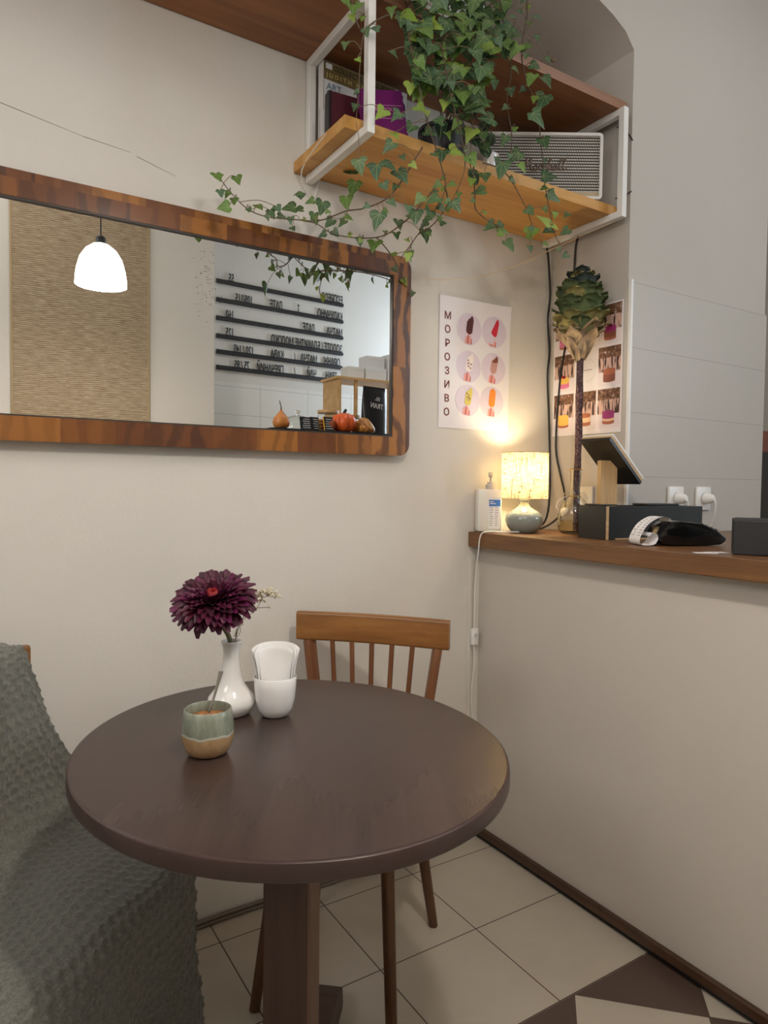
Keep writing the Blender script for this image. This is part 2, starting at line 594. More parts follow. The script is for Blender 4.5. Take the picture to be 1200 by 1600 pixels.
# ------------------------------------------------------------------ wall shelf
sh = thing('wall_shelf', 'two-tier pine wall shelf hung on white square steel brackets above the mirror', 'shelf', (0, 0, 0))
bm = nb()
prism(bm, [(-2.4, -0.003), (0.312, -0.003), (0.312, -0.29), (0.304, -0.322), (0.30, -0.325), (-2.4, -0.325)], 2.389, 2.418, 'XY')
obj('upper_board', bm, m_shelf_shaded, sh)
bm = nb()
prism(bm, [(-0.698, -0.003), (0.312, -0.003), (0.312, -0.285), (0.30, -0.297), (-0.698, -0.297)], 2.072, 2.102, 'XY')
obj('lower_board', bm, m_shelf, sh)
for bx in (-0.652, 0.272):
    bm = nb()
    t = 0.021
    y0, y1, z0, z1 = -0.3465, -0.004, 2.0505, 2.3885
    o4 = [(y0, z0), (y1, z0), (y1, z1), (y0, z1)]
    i4 = [(y0 + t, z0 + t), (y1 - t, z0 + t), (y1 - t, z1 - t), (y0 + t, z1 - t)]
    A4 = [[bm.verts.new((bx + sx * t / 2, y_, z_)) for y_, z_ in q] for sx in (-1, 1) for q in (o4, i4)]
    for i in range(4):
        j = (i + 1) % 4
        bm.faces.new((A4[0][i], A4[0][j], A4[1][j], A4[1][i]))
        bm.faces.new((A4[2][i], A4[3][i], A4[3][j], A4[2][j]))
        bm.faces.new((A4[0][i], A4[2][i], A4[2][j], A4[0][j]))
        bm.faces.new((A4[1][i], A4[1][j], A4[3][j], A4[3][i]))
    bmesh.ops.bevel(bm, geom=bm.edges[:], offset=0.0015, segments=2, profile=0.5, affect='EDGES')
    obj('bracket', bm, m_white_metal, sh)
for z_, dz in ((2.335, -0.035), (2.13, 0.012)):
    tag(obj('wall_hook', T([(0.285, -0.30, z_ - dz * 0.4), (0.30, -0.32, z_), (0.3145, -0.338, z_ + dz)], 0.0022, 6), m_brown_metal),
        'thin dark metal pin beside the shelf end, ' + ('under the upper board' if z_ > 2.2 else 'just above the lower board'), 'pin')

# books on the lower shelf -----------------------------------------
ZS = 2.1025
m_paper = plain('page_paper', (226, 218, 200), 0.8)
def book(name, label, wd, ht, th, cover, loc, rz, tilt=0.0, extra=None):
    """cover faces local -Y, spine on local -X side"""
    b = thing(name, label, 'book', loc, rz, 'books on the lower shelf')
    rot = Matrix.Rotation(tilt, 3, 'Y')
    bm = nb()
    for y in (-th / 2 + 0.0012, th / 2 - 0.0012):
        box(bm, (0, y, ht / 2), (wd, 0.0024, ht), 0.0006)
    box(bm, (-wd / 2 + 0.0014, 0, ht / 2), (0.0028, th, ht), 0.0006)
    bmesh.ops.rotate(bm, cent=(0, 0, 0), matrix=rot, verts=bm.verts)
    obj('cover', bm, cover, b)
    bm = nb()
    box(bm, (0, 0, ht / 2), (wd - 0.008, th - 0.0054, ht - 0.006))
    bmesh.ops.rotate(bm, cent=(0, 0, 0), matrix=rot, verts=bm.verts)
    obj('pages', bm, m_paper, b)
    return b
m_bookwhite = plain('book_white', (214, 212, 210), 0.35)
m_olive = plain('book_olive', (108, 92, 52), 0.4)
m_gold = plain('book_gold', (196, 172, 112), 0.4)
m_blueink = plain('book_blue_ink', (104, 128, 148), 0.5)
m_inkdark = plain('dark_ink', (60, 52, 40), 0.6)
m_darkblue = plain('portrait_dark', (24, 26, 40), 0.6)
m_skin = plain('print_skin', (214, 170, 150), 0.6)
bk = book('book', 'large white art book with an olive and gold title band, leaning on the wall', 0.285, 0.268, 0.03, m_bookwhite, (-0.497, -0.045, ZS), R(2))
yb = -0.0153
bm = nb()
flat(bm, rect(-0.142, 0.218, 0.142, 0.267), yb)
obj('title_band', bm, m_olive, bk)
bm = nb()
flat(bm, rect(0.098, 0.2145, 0.1405, 0.2655), yb - 0.0004, 0)
flat(bm, [(0.102, 0.2147), (0.106, 0.232), (0.114, 0.238), (0.126, 0.238), (0.133, 0.231), (0.136, 0.2147)], yb - 0.0007, 1)
flat(bm, disc(0.119, 0.2455, 0.0065, 0.009), yb - 0.0008, 2)
flat(bm, disc(0.119, 0.2515, 0.0075, 0.005), yb - 0.0009, 1)
obj('author_portrait', bm, [m_bookwhite, m_darkblue, m_skin], bk)
bm = nb()
flat(bm, rect(-0.136, 0.2475, -0.116, 0.2625), yb - 0.0004)
obj('publisher_badge', bm, m_bookwhite, bk)
text('lettering', "COLLECTOR'S GUIDES", 0.0205, m_inkdark, bk, (-0.112, yb - 0.0006, 0.247), sx=0.98)
text('lettering', 'J U D I T H   M I L L E R', 0.0165, m_gold, bk, (-0.134, yb - 0.0006, 0.226), sx=1.06)
text('lettering', 'ART\nNOUVEAU', 0.026, m_blueink, bk, (-0.134, yb - 0.0004, 0.192), line=0.85)
m_maroon = plain('book_maroon', (78, 18, 34), 0.45)
m_violet = plain('book_violet', (112, 24, 98), 0.4)
m_pinkgold = plain('book_pink_foil', (206, 140, 170), 0.4)
bk = book('book', 'maroon cloth-bound book with a dark spine, standing in front of the white art book', 0.115, 0.142, 0.026, m_maroon, (-0.60, -0.135, ZS), R(-6))
obj('spine_band', B((-0.0575, -0.0, 0.071), (0.008, 0.0285, 0.143), 0.001), plain('spine_black', (30, 18, 24), 0.4), bk)
bk = book('book', 'violet book with a thin framed title, tilted against the bracket behind the ivy', 0.125, 0.128, 0.02, m_violet, (-0.525, -0.215, ZS + 0.014), R(-8), R(-11))
bm = nb()
rt = Matrix.Rotation(R(-11), 3, 'Y')
for a_ in (rect(-0.045, 0.088, 0.055, 0.0895), rect(-0.045, 0.055, 0.055, 0.0565), rect(-0.045, 0.055, -0.0435, 0.0895)):
    flat(bm, a_, -0.0104)
bmesh.ops.rotate(bm, cent=(0, 0, 0), matrix=rt, verts=bm.verts)
obj('title_frame', bm, m_pinkgold, bk)
tt = text('lettering', 'THE BOOK', 0.013, m_pinkgold, bk, (0, 0, 0), rot=(0, 0, 0))
tt.data.transform(Matrix.Rotation(R(-11), 4, 'Y') @ Matrix.Translation((-0.038, -0.0105, 0.074)) @ Matrix.Rotation(PI / 2, 4, 'X'))
bk = book('book', 'thin white booklet standing between the bracket and the maroon book', 0.09, 0.11, 0.008, m_bookwhite, (-0.625, -0.105, ZS), R(-6))

# speaker ---------------------------------------------------------
def grille():
    x = N('speaker_grille')
    s = x.xyz(x.coord())
    row = x.math('MULTIPLY', s[2], 112.0)
    ph = x.math('MULTIPLY', x.math('FLOOR', row), 0.37)
    a = x.math('GREATER_THAN', x.math('FRACT', row), 0.46)
    b = x.math('GREATER_THAN', x.math('FRACT', x.math('ADD', x.math('MULTIPLY', s[0], 130.0), ph)), 0.16)
    c = x.mix(x.math('MULTIPLY', a, b), srgb(52, 46, 42), srgb(206, 202, 194))
    x.set(Base_Color=c, Roughness=0.8)
    return x.m
SW, SH, SD = 0.362, 0.205, 0.088
sp = thing('speaker', 'white retro speaker with a salt-and-pepper cloth grille on the lower shelf', 'speaker', (0.0755, -0.196, ZS), R(-32.2))
bm = nb()
prism(bm, rounded(-SW / 2, 0.008, SW / 2, 0.008 + SH, 0.012, 5), 0.004, SD, 'XZ')
obj('cabinet', bm, m_white, sp, True)
bm = nb()
ring(bm, rounded(-SW / 2, 0.008, SW / 2, 0.008 + SH, 0.012, 5), rounded(-SW / 2 + 0.009, 0.017, SW / 2 - 0.009, 0.008 + SH - 0.009, 0.004, 5), 0.006, -0.006)
obj('front_rim', bm, m_white, sp, True)
obj('grille', lo_hi((-SW / 2 + 0.009, 0.0, 0.031), (SW / 2 - 0.009, 0.005, SH)), grille(), sp)
obj('lower_panel', lo_hi((-SW / 2 + 0.009, -0.001, 0.0165), (SW / 2 - 0.009, 0.005, 0.0308)), plain('speaker_gold_panel', (196, 178, 150), 0.4, 0.2), sp)
for fx in (-0.14, 0.14):
    bm = nb()
    cyl(bm, (fx, 0.02, 0.0003), (fx, 0.02, 0.009), 0.011, 0.012, 16)
    cyl(bm, (fx, 0.07, 0.0003), (fx, 0.07, 0.009), 0.011, 0.012, 16)
    obj('foot', bm, m_black, sp)
strokes = [
    [(0, .05), (.06, 0), (.16, .5), (.27, 1.0), (.31, .25), (.56, 1.0), (.52, .3), (.6, 0), (.7, .12)],
    [(.98, .42), (.85, .45), (.75, .2), (.83, 0), (.98, .35), (.95, .05), (1.05, .08)],
    [(1.05, .08), (1.15, .47), (1.2, .38), (1.31, .42), (1.27, .05), (1.37, .06)],
    [(1.37, .06), (1.52, .47), (1.57, .15), (1.46, 0), (1.62, .08)],
    [(1.62, .08), (1.87, .9), (1.82, 1.0), (1.73, .03), (1.84, .42), (1.94, .38), (1.91, .05), (2.02, .08)],
    [(2.28, .42), (2.15, .45), (2.05, .2), (2.13, 0), (2.28, .35), (2.25, .05), (2.35, .08)],
    [(2.35, .08), (2.58, .85), (2.53, 1.0), (2.45, .3), (2.51, .03), (2.61, .1)],
    [(2.61, .1), (2.84, .85), (2.79, 1.0), (2.71, .3), (2.77, .03), (2.92, .16)]]
bm = nb()
for st in strokes:
    tube(bm, [(-0.0 + (x_ - 1.46) * 0.047, -0.0015, 0.098 + z_ * 0.035) for x_, z_ in st], 0.0024, 6, 4)
obj('logo_script', bm, plain('logo_bronze', (120, 104, 92), 0.3, 0.6), sp, True)

# ------------------------------------------------------------------ ivy
def leaf_mat():
    x = N('ivy_leaf')
    at = x.n('ShaderNodeVertexColor', layer_name='tint')
    uv = x.n('ShaderNodeUVMap', uv_map='leaf')
    s = x.xyz(uv.outputs[0])
    vein = None
    for ang, ln in ((-90, 1), (-20, 1), (-160, 1), (-55, 1), (-125, 1)):
        dx, dz = math.cos(R(ang)), math.sin(R(ang))
        cr = x.math('ABSOLUTE', x.math('SUBTRACT', x.math('MULTIPLY', s[0], dz), x.math('MULTIPLY', s[1], dx)))
        dt = x.math('ADD', x.math('MULTIPLY', s[0], dx), x.math('MULTIPLY', s[1], dz))
        k = x.math('MULTIPLY', x.math('LESS_THAN', cr, 0.017), x.math('GREATER_THAN', dt, 0.0))
        vein = k if vein is None else x.math('MAXIMUM', vein, k)
    mott = x.noise(x.coord(), 60, 3)
    base = x.mix(x.math('MULTIPLY', mott, 0.45), at.outputs[0], x.mix(0.5, at.outputs[0], (0.02, 0.05, 0.02, 1)))
    c = x.mix(x.math('MULTIPLY', vein, 0.42), base, srgb(168, 186, 132))
    x.set(Base_Color=c, Roughness=0.42)
    tr = x.n('ShaderNodeBsdfTranslucent')
    x.l(base, tr.inputs[0])
    mx = x.n('ShaderNodeMixShader')
    mx.inputs[0].default_value = 0.14
    x.l(x.b.outputs[0], mx.inputs[1])
    x.l(tr.outputs[0], mx.inputs[2])
    x.l(mx.outputs[0], x.out.inputs[0])
    return x.m
m_leaf = leaf_mat()
m_vine = plain('vine_stem', (92, 74, 54), 0.7)
m_petiole = plain('leaf_stalk', (122, 104, 78), 0.7)

HALF = [(0.11, 0.13), (0.28, 0.16), (0.42, 0.05), (0.49, -0.12), (0.38, -0.27), (0.29, -0.42), (0.15, -0.68), (0.0, -0.94)]
def add_leaf(bm, uvl, cl, base, normal, tip, size, tint, oval=False, rnd=random):
    n = Vector(normal).normalized()
    t = Vector(tip)
    t = (t - n * t.dot(n)).normalized()
    r = t.cross(n)
    half = [(0.12, -0.02), (0.24, -0.18), (0.30, -0.42), (0.27, -0.68), (0.16, -0.92), (0.0, -1.08)] if oval else HALF
    jit = [rnd.uniform(0.88, 1.12) for _ in half]
    right = [(x * j, z * (0.5 + j / 2)) for (x, z), j in zip(half, jit)]
    jit = [rnd.uniform(0.88, 1.12) for _ in half]
    left = [(-x * j, z * (0.5 + j / 2)) for (x, z), j in zip(half, jit)]
    left[-1] = right[-1]
    fold = rnd.uniform(0.02, 0.32)
    droop = rnd.uniform(-0.05, 0.3)
    cup = rnd.uniform(-0.1, 0.15)
    vs = {}
    def V(p):
        if p not in vs:
            x, z = p
            d = fold * abs(x) - droop * z * z + cup * x * x
            v = bm.verts.new(Vector(base) + (r * x - t * z + n * d) * size)
            vs[p] = v
        return vs[p]
    mid = [(0.0, 0.0), (0.0, -0.15), (0.0, -0.33), (0.0, -0.6)] if not oval else [(0.0, 0.0), (0.0, -0.35), (0.0, -0.7)]
    def strip(out):
        fs = []
        pts = [(0.0, 0.0)] + out
        m = len(mid)
        # walk the outline and connect each edge with the nearest midrib vertex
        k = 0
        for a, b in zip(pts, pts[1:]):
            want = min(range(m), key=lambda i: abs(mid[i][1] - min(a[1], b[1], 0) * 0.8))
            want = max(want, k)
            tri = [mid[want], a, b]
            if want != k:
                if a != mid[k]:
                    fs.append([mid[k], a, mid[want]])
                k = want
            if len(set(tri)) == 3:
                fs.append(tri)
        return fs
    for out, flip in ((right, False), (left, True)):
        for tri in strip(out):
            if len(set(tri)) < 3:
                continue
            q = tri[::-1] if flip else tri
            try:
                f = bm.faces.new([V(p) for p in q])
            except ValueError:
                continue
            f.smooth = True
            for lp, p in zip(f.loops, q):
                lp[uvl].uv = p
                lp[cl] = tint

def tint_of(kind, rnd):
    if kind == 2:
        c = rnd.choice([(138, 164, 62), (150, 172, 74), (122, 150, 56)])
    elif kind == 1:
        c = rnd.choice([(96, 128, 56), (104, 134, 62), (86, 116, 54)])
    elif kind == 3:
        c = rnd.choice([(34, 52, 38), (42, 60, 42)])
    else:
        c = rnd.choice([(66, 96, 58), (74, 104, 66), (58, 86, 54), (78, 108, 80), (86, 112, 68)])
    k = rnd.uniform(0.9, 1.12)
    return srgb(*[min(255, v * k) for v in c])

LEAVES=[(-0.494,-0.364,2.364,0.04,0),(-0.449,-0.35,2.348,0.049,0),(-0.47,-0.38,2.279,0.056,0),(-0.551,-0.355,2.295,0.043,0),(-0.534,-0.347,2.27,0.036,1),(-0.519,-0.38,2.277,0.035,0),(-0.629,-0.432,2.266,0.03,0),(-0.594,-0.42,2.274,0.034,0),(-0.558,-0.417,2.207,0.034,1),(-0.491,-0.362,2.222,0.052,0),(-0.621,-0.394,2.22,0.026,0),(-0.423,-0.368,2.42,0.041,0),(-0.378,-0.357,2.41,0.041,0),(-0.346,-0.351,2.442,0.042,0),(-0.312,-0.361,2.44,0.046,0),(-0.391,-0.433,2.309,0.048,0),(-0.414,-0.423,2.314,0.032,1),(-0.442,-0.421,2.298,0.028,1),(-0.361,-0.42,2.366,0.036,0),(-0.255,-0.359,2.462,0.039,0),(-0.254,-0.371,2.481,0.034,1),(-0.259,-0.403,2.395,0.025,0),(-0.217,-0.413,2.363,0.03,1),(-0.19,-0.425,2.44,0.03,0),(-0.191,-0.428,2.389,0.021,0),(-0.075,-0.349,2.41,0.027,0),(-0.174,-0.401,2.334,0.03,0),(-0.191,-0.407,2.291,0.039,1),(-0.122,-0.391,2.313,0.044,0),(-0.1,-0.358,2.283,0.054,0),(-0.146,-0.387,2.213,0.053,0),(-0.182,-0.349,2.503,0.022,0),(-0.25,-0.433,2.455,0.021,0),(-0.267,-0.427,2.282,0.025,0),(-0.253,-0.395,2.245,0.03,0),(-0.293,-0.37,2.265,0.034,0),(-0.388,-0.431,2.233,0.048,0),(-0.412,-0.397,2.242,0.032,1),(-0.457,-0.428,2.22,0.027,1),(-0.413,-0.425,2.193,0.016,1),(-0.374,-0.391,2.177,0.057,0),(-0.459,-0.381,2.152,0.036,2),(-0.545,-0.4,2.11,0.035,2),(-0.544,-0.383,2.198,0.02,1),(-0.586,-0.356,2.099,0.039,0),(-0.641,-0.371,2.084,0.038,2),(-0.561,-0.376,2.067,0.039,0),(-0.471,-0.337,2.1,0.037,0),(-0.414,-0.337,2.112,0.025,2),(-0.363,-0.366,2.114,0.046,2),(-0.382,-0.349,2.128,0.029,0),(-0.316,-0.362,2.125,0.034,0),(-0.328,-0.387,2.152,0.05,0),(-0.399,-0.352,2.069,0.042,2),(-0.372,-0.385,2.039,0.041,1),(-0.44,-0.345,2.049,0.041,0),(-0.3,-0.356,2.103,0.034,0),(-0.583,-0.345,2.058,0.028,2),(-0.615,-0.367,2.018,0.035,0),(-0.242,-0.349,2.065,0.052,0),(-0.194,-0.353,2.11,0.044,0),(-0.188,-0.372,2.074,0.031,1),(-0.234,-0.351,2.143,0.035,0),(-0.096,-0.363,2.163,0.045,0),(-0.092,-0.38,2.073,0.045,0),(-0.031,-0.34,2.044,0.046,0),(-0.289,-0.338,2.032,0.035,0),(-0.317,-0.346,1.988,0.043,0),(-0.429,-0.373,1.969,0.025,1),(-0.469,-0.366,1.962,0.024,1),(-0.634,-0.347,1.96,0.047,0),(-0.605,-0.352,1.98,0.039,0),(-0.562,-0.344,1.967,0.048,0),(-0.567,-0.358,2.007,0.02,0),(-0.682,-0.345,1.963,0.042,0),(-0.573,-0.102,2.075,0.04,0),(-0.625,-0.37,1.919,0.027,0),(-0.586,-0.145,2.005,0.048,1),(-0.42,-0.383,1.915,0.037,0),(-0.483,-0.372,1.917,0.04,0),(-0.535,-0.383,1.905,0.032,1),(-0.471,-0.336,1.895,0.033,0),(-0.521,-0.349,1.876,0.04,0),(-0.375,-0.269,1.92,0.022,0),(-0.414,-0.242,1.886,0.039,0),(-0.441,-0.205,1.835,0.027,1),(-0.5,-0.237,1.896,0.034,0),(-0.492,-0.217,1.874,0.026,0),(-0.65,-0.376,1.832,0.046,0),(-0.55,-0.198,1.838,0.043,1),(-0.591,-0.191,1.849,0.026,0),(-0.593,-0.122,1.972,0.044,1),(-0.639,-0.107,1.912,0.035,0),(-0.67,-0.119,1.943,0.043,0),(-0.717,-0.148,1.94,0.025,1),(-0.73,-0.117,1.956,0.03,0),(-0.731,-0.1,1.928,0.034,0),(-0.755,-0.102,1.926,0.042,0),(-0.207,-0.265,1.948,0.037,0),(-0.201,-0.314,1.921,0.036,1),(-0.159,-0.295,1.89,0.041,0),(-0.133,-0.35,1.973,0.032,0),(-0.081,-0.298,1.895,0.023,0),(-0.106,-0.384,1.976,0.018,1),(-0.083,-0.356,1.959,0.046,2),(-0.079,-0.308,1.943,0.047,2),(-0.026,-0.313,1.953,0.038,0),(0.026,-0.338,2.002,0.024,0),(0.023,-0.336,1.956,0.033,0),(-0.067,-0.348,1.897,0.018,1),(0.026,-0.334,1.887,0.024,0),(-0.708,-0.345,2.315,0.041,1),(-0.721,-0.345,2.329,0.026,1),(-0.724,-0.345,2.229,0.023,0),(-0.69,-0.345,2.333,0.023,1),(-0.515,-0.344,2.391,0.04,0),(-0.522,-0.389,2.317,0.043,0),(-0.451,-0.365,2.391,0.04,0),(-0.535,-0.44,2.336,0.034,0),(-0.431,-0.352,2.37,0.037,0),(-0.316,-0.393,2.38,0.037,0),(-0.315,-0.417,2.343,0.033,0),(-0.315,-0.381,2.322,0.038,0),(-0.406,-0.439,2.262,0.044,0),(-0.331,-0.388,2.289,0.037,0),(-0.371,-0.364,2.312,0.033,0),(-0.431,-0.381,2.307,0.032,1),(-0.504,-0.344,2.325,0.032,0),(-0.543,-0.382,2.184,0.031,0),(-0.478,-0.365,2.197,0.032,1),(-0.476,-0.429,2.175,0.027,0),(-0.401,-0.423,2.186,0.036,0),(-0.348,-0.39,2.21,0.033,0),(-0.362,-0.343,2.178,0.034,0),(-0.411,-0.365,2.129,0.029,1),(-0.466,-0.364,2.122,0.032,0),(-0.307,-0.361,2.219,0.034,0),(-0.295,-0.363,2.371,0.034,0),(-0.448,-0.427,2.346,0.035,1),(-0.338,-0.354,2.406,0.038,0),(-0.264,-0.345,2.45,0.034,0),(-0.287,-0.433,2.401,0.025,0),(-0.542,-0.397,2.366,0.035,0),(-0.458,-0.439,2.381,0.035,0),(-0.35,-0.38,2.448,0.041,0),(-0.964,-0.145,1.938,0.034,1),(-0.908,-0.133,1.951,0.03,1),(-0.946,-0.14,1.875,0.034,1),(-0.953,-0.137,1.908,0.023,0),(-0.849,-0.125,1.898,0.029,1),(-0.806,-0.105,1.902,0.028,0),(-0.781,-0.111,1.9,0.025,0),(-0.75,-0.144,1.95,0.025,0),(-0.706,-0.145,1.902,0.029,0),(-0.64,-0.146,1.874,0.027,0),(-0.757,-0.117,1.892,0.023,0),(-0.878,-0.133,1.885,0.018,0),(-0.617,-0.14,1.906,0.029,0),(-0.604,-0.367,1.883,0.026,0),(-0.563,-0.376,1.878,0.024,0),(-0.408,-0.225,1.923,0.026,0),(-0.455,-0.368,1.908,0.024,0),(-0.325,-0.03,1.779,0.029,1),(-0.792,-0.113,1.914,0.025,0)]
VINES=[[(-0.482,-0.25,2.522),(-0.568,-0.37,2.319),(-0.547,-0.38,2.214),(-0.511,-0.38,2.102),(-0.451,-0.36,2.016),(-0.428,-0.345,1.963),(-0.471,-0.33,1.885),(-0.499,-0.29,1.826),(-0.502,-0.25,1.803)],[(-0.356,-0.25,2.572),(-0.471,-0.38,2.317),(-0.454,-0.4,2.172),(-0.401,-0.38,2.086),(-0.378,-0.36,2.018),(-0.413,-0.34,1.927)],[(-0.255,-0.25,2.602),(-0.361,-0.37,2.377),(-0.35,-0.38,2.278),(-0.357,-0.37,2.183),(-0.357,-0.36,2.073)],[(-0.102,-0.28,2.653),(-0.156,-0.35,2.512),(-0.184,-0.36,2.394),(-0.165,-0.36,2.323),(-0.12,-0.355,2.269),(-0.093,-0.35,2.165),(-0.07,-0.345,2.065),(-0.042,-0.34,1.991),(-0.02,-0.335,1.943),(0.029,-0.33,1.898)],[(-0.225,-0.34,2.424),(-0.222,-0.36,2.33),(-0.234,-0.36,2.242),(-0.209,-0.355,2.166),(-0.21,-0.35,2.116)],[(-0.305,-0.35,2.066),(-0.221,-0.345,2.063),(-0.138,-0.34,1.988),(-0.107,-0.33,1.953)],[(-0.518,-0.37,2.042),(-0.558,-0.345,1.964),(-0.598,-0.335,1.911),(-0.641,-0.3,1.889),(-0.668,-0.25,1.892),(-0.71,-0.19,1.879),(-0.763,-0.15,1.883),(-0.834,-0.13,1.882),(-0.881,-0.12,1.896),(-0.923,-0.12,1.926),(-0.948,-0.12,1.951)],[(-0.45,-0.36,1.984),(-0.475,-0.34,1.945),(-0.52,-0.32,1.886),(-0.553,-0.25,1.855),(-0.596,-0.19,1.858),(-0.651,-0.15,1.87),(-0.689,-0.13,1.894),(-0.736,-0.13,1.892)],[(-0.432,-0.35,1.976),(-0.41,-0.335,1.946),(-0.411,-0.31,1.921),(-0.419,-0.27,1.898),(-0.437,-0.23,1.881),(-0.441,-0.19,1.839)],[(-0.346,-0.36,2.043),(-0.328,-0.345,1.986),(-0.3,-0.32,1.95),(-0.222,-0.31,1.932),(-0.186,-0.3,1.928)],[(-0.592,-0.36,2.346),(-0.635,-0.36,2.318),(-0.678,-0.355,2.273),(-0.687,-0.35,2.198),(-0.691,-0.35,2.123),(-0.694,-0.345,2.065)],[(-0.692,-0.355,2.275),(-0.707,-0.35,2.309),(-0.711,-0.345,2.34)],[(-0.542,-0.2,1.865),(-0.445,-0.12,1.858),(-0.354,-0.05,1.822),(-0.329,-0.035,1.783)]]

def closest(p, vines):
    best, bd = None, 9
    for v in vines:
        for q in v:
            d = (q - p).length
            if d < bd and q.z > p.z - 0.02:
                best, bd = q, d
    if best is None:
        best = p + Vector((0, 0.02, 0.02))
        bd = 0.03
    return best, bd

SV = [smoothpts(v, 5) for v in VINES]
ivy = thing('ivy_plant', 'big trailing ivy spilling from a pot on the upper shelf down past the lower board', 'plant', (-0.26, -0.17, 2.4183))
off = Vector((0.26, 0.17, -2.4183))
bm = nb()
lathe(bm, [(0, 0.0), (0.062, 0.0), (0.066, 0.004), (0.083, 0.125), (0.088, 0.128), (0.088, 0.142), (0.078, 0.142), (0.074, 0.128), (0.0, 0.124)], (0, 0, 0), 36)
obj('pot', bm, plain('pot_white_glaze', (214, 216, 222), 0.25), ivy, True)
bm = nb()
lathe(bm, [(0, 0.1245), (0.076, 0.1245), (0.06, 0.13), (0.0, 0.134)], (0, 0, 0), 24)
obj('soil', bm, plain('soil', (52, 40, 32), 0.9, var=0.3), ivy)
rnd = random.Random(11)
bm = nb()
crown = Vector((0, 0, 0.125))
for v in SV:
    top = v[0] + off
    if top.z > 0.0 and top.length < 0.6:
        P = [crown, Vector((top.x * 0.5, top.y * 0.6 - 0.03, 0.17))] + [q + off for q in v[::2]]
    else:
        P = [q + off for q in v[::2]]
    tube(bm, P, 0.0021, 6, 3, 0.0011)
obj('vine', bm, m_vine, ivy, True)

leafspec = []
for (x_, y_, z_, s_, k_) in LEAVES:
    p = Vector((x_, y_, z_))
    leafspec.append((p, s_ * 0.98, k_, True))
# the hanging curtain in front of the upper board is several leaves deep
for i in range(185):
    z_ = rnd.uniform(2.17, 2.56)
    wdt = 0.5 if z_ > 2.33 else 0.28
    p = Vector((-0.445 + rnd.uniform(-0.5, 0.5) * wdt * 0.80, -0.345 - rnd.uniform(0.0, 0.06), z_))
    leafspec.append((p, rnd.uniform(0.030, 0.056), rnd.choice([0, 0, 0, 0, 1, 1, 2]) if z_ < 2.35 else rnd.choice([0, 0, 0, 1]), False))
for i in range(34):
    p = Vector((-0.27 + rnd.gauss(0, 0.13), -0.19 + rnd.gauss(0, 0.06), 2.60 + rnd.uniform(0, 0.08)))
    leafspec.append((p, rnd.uniform(0.035, 0.055), rnd.choice([0, 0, 1]), False))
for v in SV:
    for q in v[3::4]:
        p = q + Vector((rnd.uniform(-0.018, 0.018), rnd.uniform(-0.02, 0.004), rnd.uniform(-0.03, 0.012)))
        leafspec.append((p, rnd.uniform(0.014, 0.026), rnd.choice([0, 0, 1, 2]), False))
bl, bp = nb(), nb()
uvl = bl.loops.layers.uv.new('leaf')
cl = bl.loops.layers.float_color.new('tint')
for p, s_, k_, main in leafspec:
    ctr = p
    nrm = Vector((-0.45 + rnd.uniform(-0.4, 0.35), -0.85 + rnd.uniform(-0.2, 0.25), 0.35 + rnd.uniform(-0.35, 0.35)))
    ang = rnd.gauss(0, 0.75)
    tip = Vector((math.sin(ang) * 0.85, -math.sin(ang) * 0.5, -math.cos(ang)))
    base = ctr - tip.normalized() * s_ * 0.38
    if base.y > -0.012:
        base.y = -0.012
    add_leaf(bl, uvl, cl, base + off, nrm, tip, s_ * 1.04, tint_of(k_, rnd), False, rnd)
    q, d = closest(base, SV)
    if d < 0.14:
        midp = (q + base) / 2 + Vector((0, -0.006, 0.008))
        tube(bp, [q + off, midp + off, base + off], 0.0009, 5, 3)
me = bpy.data.meshes.new('foliage')
bl.to_mesh(me)
bl.free()
obj('foliage', me, m_leaf, ivy)
tag(obj('leaf_stalks', bp, m_petiole, ivy, True), kind='stuff')

pl = thing('potted_plant', 'small dark-leaved plant in a dark pot on the lower shelf beneath the ivy', 'plant', (-0.33, -0.20, ZS))
bm = nb()
lathe(bm, [(0, 0.0), (0.05, 0.0), (0.054, 0.003), (0.066, 0.088), (0.07, 0.09), (0.07, 0.1), (0.062, 0.1), (0.06, 0.09), (0, 0.088)], (0, 0, 0), 32)
obj('pot', bm, plain('pot_dark', (34, 34, 36), 0.4), pl, True)
bl, bp = nb(), nb()
uvl = bl.loops.layers.uv.new('leaf')
cl = bl.loops.layers.float_color.new('tint')
for x_, y_, z_, s_, a_ in ((-0.13, -0.10, 0.17, 0.062, 0.2), (-0.09, -0.12, 0.06, 0.06, -0.4), (-0.02, -0.13, 0.05, 0.062, 0.5), (0.03, -0.135, 0.03, 0.06, 0.1),
                           (0.08, -0.12, 0.07, 0.05, -0.6), (0.10, -0.08, 0.13, 0.055, -0.9), (0.0, -0.10, 0.14, 0.06, 0.3), (-0.06, -0.08, 0.14, 0.06, 0.6), (0.04, -0.09, 0.17, 0.05, -0.3), (0.0, -0.13, -0.05, 0.055, 0.05)):
    tip = Vector((math.sin(a_) * 0.8, -0.3, -math.cos(a_)))
    base = Vector((x_, y_, z_))
    add_leaf(bl, uvl, cl, base, (-0.4, -0.85, 0.4), tip, s_, tint_of(3, rnd), True, rnd)
    tube(bp, [(0, 0, 0.088), (x_ * 0.4, y_ * 0.4, max(z_, 0.1) + 0.05), tuple(base)], 0.0016, 6, 3)
me = bpy.data.meshes.new('foliage')
bl.to_mesh(me)
bl.free()
obj('foliage', me, m_leaf, pl)
obj('stems', bp, m_vine, pl, True)
bm = nb()
lathe(bm, [(0, 0), (0.026, 0), (0.029, 0.003), (0.034, 0.072), (0.036, 0.075), (0.033, 0.075), (0.028, 0.006), (0, 0.005)], (0, 0, 0), 28)
